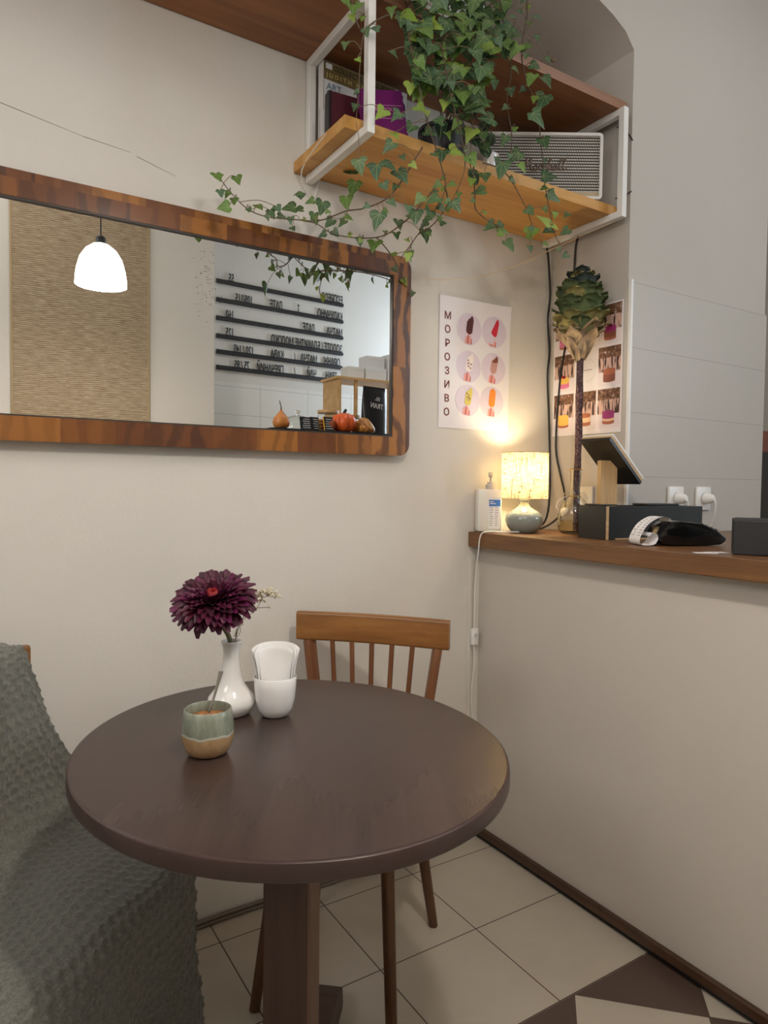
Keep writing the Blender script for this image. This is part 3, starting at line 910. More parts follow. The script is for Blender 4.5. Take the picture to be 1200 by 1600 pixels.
tag(obj('cup', bm, m_porcelain, None, True, (-0.165, -0.2, ZS)), 'small white cup beside the speaker, half hidden by ivy', 'cup')
# dry sprig on top of the upper board
bm = nb()
tube(bm, [(0, 0, 0.0), (0.006, 0, 0.03), (-0.004, 0, 0.055)], 0.0011, 5)
tube(bm, [(0.003, 0, 0.02), (0.02, 0, 0.034)], 0.0008, 5)
for p in ((0.022, 0, 0.036), (0.012, -0.003, 0.03)):
    lathe(bm, [(0, -0.007), (0.005, -0.002), (0.006, 0.003), (0, 0.008)], p, 8)
tag(obj('dry_sprig', bm, plain('dry_leaf', (122, 104, 82), 0.8), None, True, (-0.03, -0.31, 2.4183)), 'tiny dried plant sprig standing on the front edge of the upper board', 'sprig')

# wires -------------------------------------------------------------
tag(obj('thin_wire', T([(-0.335, -0.035, 1.85), (-0.26, -0.04, 1.845), (-0.189, -0.05, 1.851), (-0.09, -0.06, 1.872), (0.02, -0.11, 1.91), (0.10, -0.2, 1.955), (0.20, -0.27, 2.01), (0.283, -0.315, 2.052)], 0.0009, 6), m_copper, None, True),
    'thin pale wire sagging across the wall above the ice cream poster', 'wire')
tag(obj('cord', T([(-0.694, -0.22, 2.104), (-0.699, -0.16, 2.09), (-0.694, -0.05, 2.068), (-0.672, -0.012, 2.04), (-0.64, -0.006, 2.015), (-0.632, -0.006, 2.03), (-0.62, -0.01, 2.07)], 0.0018, 6), m_cablew, None, True),
    'short white cord looped around the corner of the lower shelf board', 'cord')
tag(obj('power_cable', T([(0.27, -0.008, 2.071), (0.283, -0.012, 2.03), (0.302, -0.008, 1.894), (0.293, -0.008, 1.80), (0.304, -0.008, 1.69), (0.297, -0.008, 1.60), (0.305, -0.012, 1.44), (0.309, -0.014, 1.34), (0.298, -0.03, 1.17), (0.255, -0.05, 1.08), (0.17, -0.07, 1.055)], 0.0036, 8), m_cable, None, True),
    'black braided cable hanging from the shelf down the wall corner to the lamp', 'cable')
tag(obj('power_cable', T([(0.308, -0.13, 2.071), (0.308, -0.118, 2.03), (0.309, -0.112, 1.95), (0.309, -0.099, 1.784), (0.309, -0.068, 1.647), (0.309, -0.053, 1.539), (0.307, -0.045, 1.349), (0.306, -0.07, 1.25), (0.300, -0.10, 1.17), (0.285, -0.10, 1.11), (0.24, -0.06, 1.06), (0.15, -0.055, 1.0545)], 0.0036, 8), m_cable, None, True),
    'black braided cable running behind the tall artichoke and down past the cake poster', 'cable')

# ------------------------------------------------------------------ ice cream poster
m_poster = plain('poster_paper', (236, 230, 232), 0.45)
m_brick = plain('poster_letter_brown', (118, 52, 36), 0.6)
m_lilac = plain('poster_lilac', (222, 208, 222), 0.5)
m_choc = plain('choc', (88, 34, 36), 0.5)
m_chocd = plain('choc_dark', (60, 22, 26), 0.5)
m_red = plain('raspberry', (208, 42, 66), 0.5)
m_cream = plain('cream_print', (244, 232, 228), 0.5)
m_pinkish = plain('pink_cream', (200, 150, 140), 0.5)
m_nut = plain('nut', (128, 74, 56), 0.5)
m_yel = plain('lemon', (214, 194, 96), 0.5)
m_orange = plain('orange_ice', (240, 140, 50), 0.5)
m_hand = plain('hand_print', (232, 164, 154), 0.5)
m_handd = plain('hand_shade', (196, 110, 106), 0.5)
po = thing('poster', 'white ice cream poster with brown vertical lettering and six round pictures', 'poster', (-0.034, -0.0012, 1.605))
bm = nb()
nx, nz = 12, 14
def psurf(u, v):
    curl = 0.010 * max(0, u - 0.75) * 4 * max(0, v) + 0.012 * max(0, v - 0.8) * (0.3 + u) * 2
    return -0.0006 - curl * 0.6
grid = [[bm.verts.new((-0.15 + 0.30 * i / nx, psurf(i / nx, j / nz), -0.213 + 0.426 * j / nz)) for i in range(nx + 1)] for j in range(nz + 1)]
for j in range(nz):
    for i in range(nx):
        bm.faces.new((grid[j][i], grid[j][i + 1], grid[j + 1][i + 1], grid[j + 1][i]))
obj('sheet', bm, m_poster, po, True)
def on_poster(bm):
    for v in bm.verts:
        u, vv = (v.co.x + 0.15) / 0.30, (v.co.z + 0.213) / 0.426
        v.co.y += psurf(u, vv)
text('lettering', 'М\nО\nР\nО\nЗ\nИ\nВ\nО', 0.033, m_brick, po, (-0.117, -0.0012, 0.139), align='CENTER', line=1.348, ext=0.0003, bold=0.0005)
def pop(cx, cz, body, bite, tilt, spots=None, style=0):
    bm = nb()
    mats = [m_lilac, body, bite, m_hand, m_handd, spots or body]
    flat(bm, disc(cx, cz, 0.052), -0.0006, 0)
    a = tilt
    # stick and hand
    flat(bm, rotp(rect(cx - 0.003, cz - 0.030, cx + 0.003, cz - 0.008), cx, cz, a), -0.0009, 2 if style == 2 else 3)
    hx, hz = cx - math.sin(-a) * -0.028, cz - 0.034
    hx = cx + math.sin(a) * 0.030
    for k, (dx, wd, ht) in enumerate(((-0.010, 0.009, 0.022), (-0.002, 0.009, 0.026), (0.0065, 0.009, 0.024), (0.0125, 0.006, 0.016))):
        flat(bm, rotp([(hx + dx - wd / 2, hz - 0.014), (hx + dx + wd / 2, hz - 0.014), (hx + dx + wd / 2 - 0.001, hz - 0.014 + ht), (hx + dx, hz - 0.011 + ht), (hx + dx - wd / 2 + 0.001, hz - 0.014 + ht)], hx, hz, a * 0.6), -0.0011 - 0.0001 * k, 3 if k % 2 == 0 else 4)
    # the lolly itself: rounded body with a bitten top corner
    w_, h_ = 0.0135, 0.046
    pts = [(cx + w_ * math.cos(t), cz - 0.004 + 0.013 * math.sin(t)) for t in [PI + PI * i / 10 for i in range(11)]]
    pts += [(cx + w_, cz + h_ - 0.016), (cx + w_ * 0.8, cz + h_ - 0.006)]
    if style == 1:
        pts += [(cx + w_ * 0.4, cz + h_ - 0.001), (cx, cz + h_), (cx - w_ * 0.5, cz + h_ - 0.002), (cx - w_ * 0.9, cz + h_ - 0.009)]
    else:
        pts += [(cx + w_ * 0.35, cz + h_), (cx + 0.001, cz + h_ - 0.004), (cx - 0.002, cz + h_ - 0.011), (cx - w_ * 0.55, cz + h_ - 0.012), (cx - w_ * 0.75, cz + h_ - 0.019)]
    pts += [(cx - w_, cz + h_ - 0.022)]
    flat(bm, rotp(pts, cx, cz, a), -0.0015, 1)
    if style == 3:
        flat(bm, rotp([(cx + w_, cz + 0.026), (cx + w_ * 0.8, cz + h_ - 0.006), (cx + w_ * 0.35, cz + h_), (cx - 0.002, cz + h_ - 0.012), (cx - w_, cz + 0.022), (cx, cz + 0.02)], cx, cz, a), -0.0018, 2)
    if spots is not None:
        rr = random.Random(int(cx * 9000 + cz * 500))
        for _ in range(8):
            sx, sz = cx + rr.uniform(-0.009, 0.009), cz + rr.uniform(-0.006, 0.026)
            flat(bm, rotp(disc(sx, sz, rr.uniform(0.0015, 0.0032), None, 7), cx, cz, a), -0.002, 5)
    on_poster(bm)
    obj('picture', bm, mats, po)
pop(-0.027, 0.117, m_choc, m_chocd, -0.12)
pop(0.080, 0.120, m_red, m_red, -0.2)
pop(-0.027, -0.006, m_cream, m_cream, -0.2, m_nut)
pop(0.080, -0.003, m_pinkish, m_nut, -0.2, None, 3)
pop(-0.029, -0.118, m_yel, m_nut, -0.2, m_nut)
pop(0.075, -0.116, m_orange, m_orange, -0.1, None, 1)

# ------------------------------------------------------------------ cake poster
def tree_print():
    x = N('tree_print')
    v = x.coord()
    s = x.xyz(v)
    mp = x.n('ShaderNodeMapping')
    mp.inputs['Scale'].default_value = (1, 1, 0.16)
    x.l(v, mp.inputs[0])
    tr = x.noise(mp.outputs[0], 130, 3, 0.5)
    lf = x.noise(v, 70, 5, 0.7)
    br = x.ramp(lf, [(0.36, srgb(70, 44, 34)), (0.5, srgb(120, 84, 62)), (0.60, srgb(150, 112, 90)), (0.66, srgb(214, 206, 216))])
    tk = x.ramp(tr, [(0.42, srgb(66, 44, 40)), (0.52, srgb(216, 180, 166))])
    # crowns above, trunks below in each photograph (period of the rows)
    zz = x.math('FRACT', x.math('DIVIDE', x.math('SUBTRACT', s[2], -0.164), 0.1375))
    f = x.math('LESS_THAN', zz, 0.44)
    x.set(Base_Color=x.mix(f, br, tk), Roughness=0.5)
    return x.m
m_tree = tree_print()
m_table_print = plain('print_white_table', (232, 220, 224), 0.5)
CK = {'yel': plain('cake_yellow', (236, 190, 90), 0.5), 'pink': plain('cake_pink', (222, 120, 160), 0.5), 'brown': plain('cake_brown', (140, 84, 66), 0.5), 'mag': plain('cake_magenta', (160, 52, 116), 0.5),
      'cream': plain('cake_cream', (232, 196, 160), 0.5), 'crust': plain('cake_crust', (176, 104, 76), 0.5), 'red': plain('cake_red', (186, 40, 50), 0.5)}
cp = thing('poster', 'cake poster with a grid of small cake photographs behind the artichoke stem', 'poster', (0.3135, -0.172, 1.596), R(-90))
bm = nb()
box(bm, (0, -0.0008, 0), (0.298, 0.0012, 0.425))
obj('sheet', bm, m_poster, cp)
def cake_cell(cx, z1, layers, fruit=None):
    bm = nb()
    keys = list(CK)
    mats = [m_table_print, m_tree] + [CK[k] for k in keys]
    flat(bm, rect(cx - 0.046, z1 - 0.128, cx + 0.046, z1), -0.0018, 0)
    flat(bm, rect(cx - 0.045, z1 - 0.082, cx + 0.045, z1), -0.0021, 1)
    w_, z_ = 0.024, z1 - 0.112
    for i, (k, h_) in enumerate(layers):
        b = [(cx + w_ * math.cos(t), z_ + 0.005 * math.sin(t)) for t in [PI + PI * j / 10 for j in range(11)]]
        t_ = [(cx + w_ * math.cos(t), z_ + h_ + (0.005 if i == len(layers) - 1 else -0.005) * abs(math.sin(t))) for t in [PI * j / 10 for j in range(11)]]
        flat(bm, b + t_, -0.0024 - 0.0002 * i, 2 + keys.index(k))
        z_ += h_
    if fruit:
        for dx in (-0.006, 0.004, 0.0):
            flat(bm, disc(cx + dx, z_ + 0.004 + abs(dx) * 0.4, 0.005, None, 10), -0.0034, 2 + keys.index(fruit))
    obj('picture', bm, mats, cp)
XS = (-0.098, 0.0, 0.098)
cake_cell(XS[0], 0.207, [('crust', 0.008), ('pink', 0.02), ('mag', 0.008)])
cake_cell(XS[1], 0.207, [('crust', 0.008), ('cream', 0.024), ('brown', 0.008)])
cake_cell(XS[2], 0.207, [('crust', 0.008), ('brown', 0.018), ('mag', 0.012)], 'mag')
cake_cell(XS[0], 0.070, [('pink', 0.016), ('yel', 0.014)], 'red')
cake_cell(XS[2], 0.070, [('brown', 0.024), ('crust', 0.012)])
cake_cell(XS[0], -0.068, [('crust', 0.008), ('yel', 0.018), ('yel', 0.01)])
cake_cell(XS[1], -0.068, [('crust', 0.012), ('cream', 0.016), ('crust', 0.006)])
cake_cell(XS[2], -0.068, [('crust', 0.010), ('cream', 0.008), ('mag', 0.018)])
bm = nb()
o1 = disc(0, 0, 0.040, None, 40)
for i in range(40):
    a, b = o1[i], o1[(i + 1) % 40]
    if i % 10 < 8:
        flat(bm, [a, b, (b[0] * 0.985, b[1] * 0.985), (a[0] * 0.985, a[1] * 0.985)], -0.0019)
for i in range(9):
    flat(bm, rect(-0.026 + i * 0.006, -0.001, -0.0222 + i * 0.006, 0.0024), -0.0019)
for v in bm.verts:
    v.co.z += 0.004
obj('round_emblem', bm, plain('emblem_grey', (150, 138, 138), 0.6), cp)

# ------------------------------------------------------------------ counter things
ZC = 1.0505
# sanitizer bottle
sb = thing('soap_dispenser', 'white square hand sanitizer bottle with pump and blue label at the counter end', 'bottle', (-0.004, -0.045, ZC), R(-27))
m_hdpe = plain('milky_plastic', (228, 226, 218), 0.35, Subsurface_Weight=0.2)
obj('bottle', B((0, 0, 0.072), (0.082, 0.05, 0.142), 0.009), m_hdpe, sb, True)
bm = nb()
lathe(bm, [(0, 0.142), (0.017, 0.142), (0.0175, 0.145), (0.0175, 0.158), (0.012, 0.159), (0.012, 0.166), (0.0045, 0.167), (0.0045, 0.182), (0.008, 0.184), (0.0085, 0.196), (0.006, 0.199), (0, 0.199)], (0.008, 0, 0), 24)
tube(bm, [(0.008, -0.002, 0.193), (0.0, -0.02, 0.193), (-0.004, -0.030, 0.187)], 0.0042, 8, 3, 0.003)
obj('pump', bm, plain('pump_grey', (196, 188, 182), 0.4), sb, True)
bm = nb()
flat(bm, rect(-0.004, 0.012, 0.036, 0.116), -0.0256, 0)
flat(bm, rect(-0.003, 0.086, 0.0355, 0.108), -0.0259, 1)
rr = random.Random(5)
for k in range(9):
    z_ = 0.08 - k * 0.0072
    for x0_, x1_ in ((-0.001, 0.013), (0.017, 0.03)):
        flat(bm, rect(x0_, z_, x0_ + (x1_ - x0_) * rr.uniform(0.6, 1), z_ + 0.0018), -0.0259, 2)
for k in range(2):
    flat(bm, rect(-0.0005, 0.1 - k * 0.006, 0.012 + k * 0.008, 0.1025 - k * 0.006), -0.0262, 0)
obj('label', bm, [plain('label_white', (232, 232, 232), 0.5), plain('label_blue', (64, 118, 196), 0.5), plain('label_grey_ink', (120, 118, 122), 0.6)], sb)

# table lamp
LX, LY = 0.088, -0.12
lamp = thing('table_lamp', 'small lit table lamp with a linen drum shade and a glazed grey ceramic base', 'lamp', (LX, LY, ZC))
bm = nb()
lathe(bm, [(0, 0.0), (0.036, 0.0), (0.043, 0.004), (0.057, 0.022), (0.0625, 0.040), (0.060, 0.056), (0.048, 0.070), (0.030, 0.080), (0.019, 0.088), (0.0145, 0.098), (0.0145, 0.104), (0.018, 0.106), (0.018, 0.110), (0, 0.110)], (0, 0, 0), 48)
obj('base', bm, plain('grey_glaze', (136, 144, 140), 0.12, Coat_Weight=0.6), lamp, True)
def linen():
    x = N('linen_shade')
    v = x.coord()
    n1 = x.n('ShaderNodeMapping')
    n1.inputs['Scale'].default_value = (1, 1, 14)
    x.l(v, n1.inputs[0])
    n2 = x.n('ShaderNodeMapping')
    n2.inputs['Scale'].default_value = (9, 9, 0.5)
    x.l(v, n2.inputs[0])
    f = x.math('MINIMUM', x.noise(n1.outputs[0], 38, 3), x.noise(n2.outputs[0], 44, 3))
    c = x.ramp(f, [(0.37, srgb(104, 84, 54)), (0.46, srgb(206, 190, 158))])
    d = x.n('ShaderNodeBsdfDiffuse')
    t = x.n('ShaderNodeBsdfTranslucent')
    x.l(c, d.inputs[0])
    x.l(c, t.inputs[0])
    mx = x.n('ShaderNodeMixShader')
    mx.inputs[0].default_value = 0.27
    x.l(d.outputs[0], mx.inputs[1])
    x.l(t.outputs[0], mx.inputs[2])
    x.l(mx.outputs[0], x.out.inputs[0])
    return x.m
bm = nb()
lathe(bm, [(0.0755, 0.112), (0.0765, 0.112), (0.0765, 0.264), (0.0755, 0.264)], (0, 0, 0), 56)
obj('lamp_shade', bm, linen(), lamp, 'all')
m_rim = plain('rim_tape', (196, 170, 122), 0.7)
for z_ in (0.1125, 0.2635):
    obj('shade_rim', T([(0.0768 * math.cos(2 * PI * k / 40), 0.0768 * math.sin(2 * PI * k / 40), z_) for k in range(41)], 0.0011, 6, 1), m_rim, lamp, True)
bm = nb()
cyl(bm, (0, 0, 0.110), (0, 0, 0.150), 0.013, 0.013, 16)
for k in range(3):
    a = 2 * PI * k / 3
    cyl(bm, (0.012 * math.cos(a), 0.012 * math.sin(a), 0.145), (0.0757 * math.cos(a), 0.0757 * math.sin(a), 0.150), 0.0012, 0.0012, 6)
obj('bulb_holder', bm, m_white, lamp)
def emit(name, color, strength):
    x = N(name)
    x.b.inputs['Emission Color'].default_value = color
    x.b.inputs['Emission Strength'].default_value = strength
    x.set(Base_Color=(0.9, 0.9, 0.9, 1))
    return x.m
bm = nb()
lathe(bm, [(0, 0.145), (0.011, 0.146), (0.013, 0.152), (0.015, 0.160), (0.012, 0.166), (0, 0.168)], (0, 0, 0), 20)
obj('bulb', bm, emit('warm_bulb', (1.0, 0.74, 0.42, 1), 8.0), lamp, True)
pd = bpy.data.lights.new('lamp_bulb_light', 'POINT')
pd.energy = LAMP_POWER
pd.color = (1.0, 0.83, 0.53)
pd.shadow_soft_size = 0.026
po_ = bpy.data.objects.new('lamp_bulb_light', pd)
COL.objects.link(po_)
po_.location = (LX, LY, ZC + 0.196)
cordp = [(LX - 0.03, LY - 0.02, ZC + 0.004), (0.035, -0.13, ZC + 0.004), (-0.01, -0.11, ZC + 0.004), (-0.042, -0.085, ZC + 0.004), (-0.056, -0.07, ZC - 0.01), (-0.056, -0.06, 0.98), (-0.045, -0.035, 0.90), (-0.037, -0.022, 0.80), (-0.035, -0.02, 0.72)]
rel = lambda P: [(a - LX, b - LY, c - ZC) for a, b, c in P]
obj('cord', T(rel(cordp), 0.0024, 8), m_cablew, lamp, True)
sw = obj('switch', B(rel([(-0.035, -0.022, 0.697)])[0], (0.026, 0.016, 0.056), 0.004), m_white, lamp, True)
bm = nb()
cyl(bm, rel([(-0.035, -0.030, 0.702)])[0], rel([(-0.035, -0.0325, 0.702)])[0], 0.007, 0.007, 18)
obj('switch_button', bm, plain('button_grey', (200, 198, 196), 0.4), sw)
obj('cord', T(rel([(-0.035, -0.02, 0.67), (-0.031, -0.018, 0.60), (-0.04, -0.016, 0.5), (-0.033, -0.016, 0.4), (-0.036, -0.016, 0.2), (-0.04, -0.014, 0.06)]), 0.0024, 8), m_cablew, lamp, True)
bm = nb()
box(bm, (-0.0455, -0.006, 0.5), (0.009, 0.011, 0.93), 0.001)
struct('trim_4', bm, m_wall)

# glass vase with the artichoke
VX, VY = 0.213, -0.225
gv = thing('glass_vase', 'clear glass vase with gold rings holding a little water on the counter', 'vase', (VX, VY, ZC))
gp = [(0, 0.002), (0.040, 0.001), (0.050, 0.008), (0.0545, 0.030), (0.0535, 0.065), (0.046, 0.092), (0.030, 0.112), (0.0185, 0.124), (0.0165, 0.140), (0.0165, 0.200), (0.020, 0.2105)]
gi = [(max(r - 0.0022, 0), z + 0.002) for r, z in gp]
gi[0] = (0, 0.0045)
gi[-1] = (0.0180, 0.2105)
bm = nb()
lathe(bm, gp + gi[::-1], (0, 0, 0), 40)
obj('glass', bm, m_glass, gv, True)
bm = nb()
lathe(bm, [(0, 0.0056), (0.0365, 0.006), (0.0468, 0.011), (0.0512, 0.03), (0.0512, 0.043), (0, 0.043)], (0, 0, 0), 40)
obj('water', bm, m_water, gv, True)
m_goldrim = plain('gold_rim', (204, 164, 84), 0.3, 0.8)
for r_, z_ in ((0.0200, 0.2105), (0.0195, 0.1235)):
    obj('gold_ring', T([(r_ * math.cos(2 * PI * k / 32), r_ * math.sin(2 * PI * k / 32), z_) for k in range(33)], 0.0016, 6, 1), m_goldrim, gv, True)

def artmat(name, c1, c2, sc=40, lo=0.3, hi=0.7):
    x = N(name)
    v = x.coord()
    f = x.noise(v, sc, 4)
    x.set(Base_Color=x.ramp(f, [(lo, srgb(*c1)), (hi, srgb(*c2))]), Roughness=0.75)
    return x.m
m_art_g = artmat('artichoke_green', (66, 84, 56), (112, 126, 78))
m_art_d = artmat('artichoke_blue_green', (44, 54, 54), (70, 82, 76))
m_art_y = artmat('artichoke_ochre', (112, 106, 60), (164, 154, 94))
m_art_b = artmat('artichoke_dry', (140, 118, 98), (192, 168, 136))
m_art_s = artmat('artichoke_stem', (58, 34, 44), (168, 132, 122), 230, 0.5, 0.72)
ar = thing('artichoke_flower', 'tall dark green artificial artichoke on a thick speckled stem in the glass vase', 'flower', (0.222, -0.223, ZC))
bm = nb()
tube(bm, [(0.004, 0, 0.0095), (0.001, 0, 0.15), (0.004, 0.0, 0.35), (0.002, 0, 0.585)], 0.0115, 12, 5)
for v in bm.verts:
    k = 1 + 0.10 * math.sin(v.co.z * 420) + random.uniform(-0.06, 0.06)
    v.co.x *= k
    v.co.y *= k
obj('stem', bm, m_art_s, ar, True)
def scale_leaf(bm, ang, z, rad, size, out, wd0, mi, rr):
    """a broad rounded bract hugging the head, its tip leaning out and curling"""
    c, s = math.cos(ang), math.sin(ang)
    nu, nv = 8, 10
    g = []
    tw = rr.uniform(-0.15, 0.15)
    curl = rr.uniform(0.5, 1.3)
    for j in range(nv + 1):
        v = j / nv
        w_ = wd0 * math.sin(PI * (0.20 + 0.48 * min(v, 0.78) / 0.78))
        if v > 0.70:
            w_ *= math.sqrt(max(0.10, 1 - ((v - 0.70) / 0.305) ** 4))
        row = []
        for i in range(nu + 1):
            u = i / nu * 2 - 1
            tx = u * w_
            r_ = rad + out * v ** 1.3 + 0.010 * curl * max(0, v - 0.7) / 0.3 - tx * tx / (rad + 0.05) * 0.36 + 0.0022 * math.sin(u * 6 + ang * 5) * v
            zz = z + v * size - 0.006 * curl * max(0, v - 0.75) / 0.25 - 0.13 * size * u * u * v + tx * tw + (0.0022 * math.sin(u * 11 + ang * 7) if v > 0.9 else 0)
            row.append(bm.verts.new((r_ * c - tx * s, r_ * s + tx * c, zz)))
        g.append(row)
    for j in range(nv):
        for i in range(nu):
            f = bm.faces.new((g[j][i], g[j][i + 1], g[j + 1][i + 1], g[j + 1][i]))
            f.material_index = mi
            f.smooth = True
rr = random.Random(21)
rows = [(0.568, 0.008, 0.104, 0.056, 0.030, 7, 3), (0.584, 0.014, 0.100, 0.058, 0.032, 8, 3), (0.646, 0.050, 0.050, 0.029, 0.036, 8, 2), (0.670, 0.054, 0.050, 0.027, 0.037, 8, 2), (0.694, 0.055, 0.050, 0.026, 0.037, 8, 0), (0.718, 0.054, 0.050, 0.025, 0.036, 8, 0), (0.742, 0.051, 0.050, 0.022, 0.035, 7, 0),
        (0.766, 0.046, 0.050, 0.018, 0.034, 7, 0), (0.788, 0.039, 0.048, 0.013, 0.032, 6, 1), (0.808, 0.029, 0.046, 0.008, 0.030, 6, 1), (0.824, 0.016, 0.044, 0.003, 0.026, 5, 1)]
for k, nm, mm in ((0, 'dry_leaves', (3,)), (1, 'scales', (0, 1, 2))):
    bm = nb()
    for i, (z_, rd, sz, ot, wd_, n_, mi) in enumerate(rows):
        if mi not in mm:
            continue
        for j in range(n_):
            scale_leaf(bm, 2 * PI * (j + 0.5 * (i % 2)) / n_ + rr.uniform(-0.12, 0.12), z_ + rr.uniform(-0.005, 0.005), rd, sz * rr.uniform(0.92, 1.1), ot * rr.uniform(0.85, 1.25), wd_, (mi if k else 0) if rr.random() > 0.15 or not k else rr.choice([0, 2]), rr)
    if k:
        lathe(bm, [(0, 0.60), (0.03, 0.62), (0.052, 0.68), (0.053, 0.74), (0.046, 0.79), (0.03, 0.83), (0, 0.85)], (0, 0, 0), 16, 1)
    obj(nm, bm, [m_art_g, m_art_d, m_art_y] if k else [m_art_b], ar)

# tablet stand rising from a black plywood box ----------------------
BX, BYc, BRZ = 0.271, -0.435, R(-11.7)
ts = thing('tablet_stand', 'plywood tablet stand on an oak post rising from a long black box on the counter', 'stand', (BX, BYc, ZC), BRZ)
def to_local(p, o=(BX, BYc, ZC), rz=BRZ):
    x, y = p[0] - o[0], p[1] - o[1]
    c, s = math.cos(-rz), math.sin(-rz)
    return (x * c - y * s, x * s + y * c, p[2] - o[2])
bw, bd, bh, tk = 0.361, 0.128, 0.098, 0.012
bm = nb()
for sx in (-1, 1):
    box(bm, (sx * (bw / 2 - tk / 2), 0, bh / 2), (tk, bd - 2 * 0.0, bh), 0.0006)
for sy in (-1, 1):
    box(bm, (0, sy * (bd / 2 - tk / 2), bh / 2), (bw - 2 * tk - 0.0004, tk, bh), 0.0006)
box(bm, (0, 0, 0.006), (bw - 2 * tk - 0.0004, bd - 2 * tk - 0.0004, 0.011))
obj('box_body', bm, m_hpl, ts)
bm = nb()
box(bm, (-bw / 2 + tk / 2, -bd / 2 - 0.0004, bh / 2), (tk * 0.78, 0.0012, bh - 0.001))
obj('plywood_edge', bm, m_ply, ts)
bm = nb()
box(bm, (0.02, -bd / 2 - 0.0004, 0.0025), (bw - 0.03, 0.0012, 0.004))
obj('plywood_edge', bm, m_ply, ts)
obj('lid', B((-0.142, 0.01, bh + 0.0025), (0.05, 0.09, 0.004), 0.001), m_hpl, ts)
obj('lid', B((0.075, 0.02, bh + 0.0035), (0.12, 0.07, 0.006), 0.001), m_hpl, ts)
pc = Vector((0.168, -0.403, 1.281))
lc = Vector(to_local(pc))
bm = nb()
box(bm, (lc.x - 0.012, lc.y, (0.012 + 0.232) / 2 + 0.001), (0.060, 0.018, 0.22), 0.001)
obj('post', bm, m_oakpost, ts)
def panel(bm, off, sx, sy, th, bev=0.0):
    th_ = math.atan2(0.127, 0.143)
    rot = Matrix.Rotation(-BRZ, 3, 'Z') @ Matrix.Rotation(th_, 3, 'Y')
    up = rot @ Vector((0, 0, off))
    return box(bm, tuple(lc + up), (sx, sy, th), bev, rot)
bm = nb()
panel(bm, 0.0, 0.192, 0.11, 0.010)
obj('panel', bm, m_hpl, ts)
bm = nb()
panel(bm, 0.009, 0.192, 0.11, 0.0075)
obj('plywood_layer', bm, m_ply, ts)
tb = thing('tablet', 'thin white tablet lying tilted on the plywood stand', 'tablet', (BX, BYc, ZC), BRZ)
bm = nb()
panel(bm, 0.0168, 0.19, 0.112, 0.0075, 0.002)
obj('case', bm, m_white_metal, tb)
bm = nb()
panel(bm, 0.0209, 0.17, 0.098, 0.0006)
obj('screen', bm, m_blackgloss, tb)

# card terminal --------------------------------------------------------
ct = thing('card_terminal', 'black card terminal with a curled white receipt hanging out of its printer', 'card terminal', (0.145, -0.668, ZC), R(-25))
bm = nb()
prof = [(-0.062, 0.001), (-0.085, 0.010), (-0.088, 0.030), (-0.075, 0.050), (-0.055, 0.064), (-0.03, 0.066), (0.03, 0.060), (0.075, 0.040), (0.098, 0.024), (0.099, 0.014), (0.085, 0.004), (0.04, 0.001)]
prism(bm, prof, -0.039, 0.039)
bmesh.ops.bevel(bm, geom=bm.edges[:], offset=0.004, segments=2, profile=0.5, affect='EDGES')
obj('body', bm, m_blackgloss, ct, True)
bm = nb()
k = Matrix.Rotation(R(20), 3, 'Y')
for i in range(4):
    for j in range(3):
        box(bm, (0.035 + i * 0.014, -0.02 + j * 0.02, 0.0595 - i * 0.0056), (0.009, 0.014, 0.003), 0.0008, k)
obj('keypad', bm, plain('key_grey', (52, 52, 54), 0.5), ct)
bm = nb()
pp = smoothpts([(-0.052, 0, 0.062), (-0.058, 0, 0.074), (-0.085, 0, 0.075), (-0.118, 0, 0.055), (-0.138, 0, 0.022), (-0.136, 0, 0.004), (-0.118, 0, 0.0012), (-0.098, 0, 0.004), (-0.088, 0, 0.018), (-0.092, 0, 0.031), (-0.104, 0, 0.034), (-0.112, 0, 0.026)], 5)
ra = [[bm.verts.new((p.x, y_, p.z)) for y_ in (-0.029, 0.029)] for p in pp]
for a, b in zip(ra, ra[1:]):
    bm.faces.new((a[0], a[1], b[1], b[0]))
rc = obj('receipt', bm, plain('receipt_paper', (240, 238, 240), 0.7), ct, True)
bm = nb()
rr = random.Random(8)
for i in range(8, 20):
    p, q = pp[i], pp[i] + (pp[i + 1] - pp[i]) * 0.35
    nrm = Vector((-(pp[i + 1] - pp[i]).z, 0, (pp[i + 1] - pp[i]).x)).normalized() * -0.0004
    if nrm.z < 0 and i < 14:
        nrm = -nrm
    if nrm.x > 0:
        nrm = -nrm
    for y0, y1 in ((-0.024, rr.uniform(-0.012, 0.0)), (0.004, rr.uniform(0.012, 0.024))):
        bm.faces.new([bm.verts.new((v.x + nrm.x, y_, v.z + nrm.z)) for v, y_ in ((p, y0), (p, y1), (q, y1), (q, y0))])
obj('print_lines', bm, plain('receipt_ink', (176, 172, 176), 0.7), rc)

# till box, slips, machine -----------------------------------------------
bx2 = thing('till_box', 'plain matt black box at the counter edge cut by the picture border', 'box', (0.127, -0.972, ZC), R(-58))
bm = nb()
box(bm, (-0.005, 0.02, 0.040), (0.26, 0.15, 0.0795), 0.002)
obj('body', bm, m_blackmat, bx2)
bm = nb()
box(bm, (-0.005, 0.02, 0.0805), (0.245, 0.135, 0.0014))
obj('lid', bm, m_blackmat, bx2)
for i, (x_, y_, a) in enumerate(((-0.018, -0.835, -40), (0.012, -0.845, -25))):
    bm = nb()
    box(bm, (0, 0, 0.0004 + 0.0006 * i), (0.05, 0.03, 0.0005))
    tag(obj('paper_slip', bm, m_poster, None, False, (x_, y_, ZC), (0, 0, R(a))), 'small white paper slip on the counter edge, ' + ('the lower one of the two' if i == 0 else 'tucked against the black box'), 'paper', 'paper slips on the counter')
mc = thing('coffee_machine', 'tall glossy black machine standing in the passage beyond the tiled wall', 'machine', (1.29, -0.12, 0.0))
bm = nb()
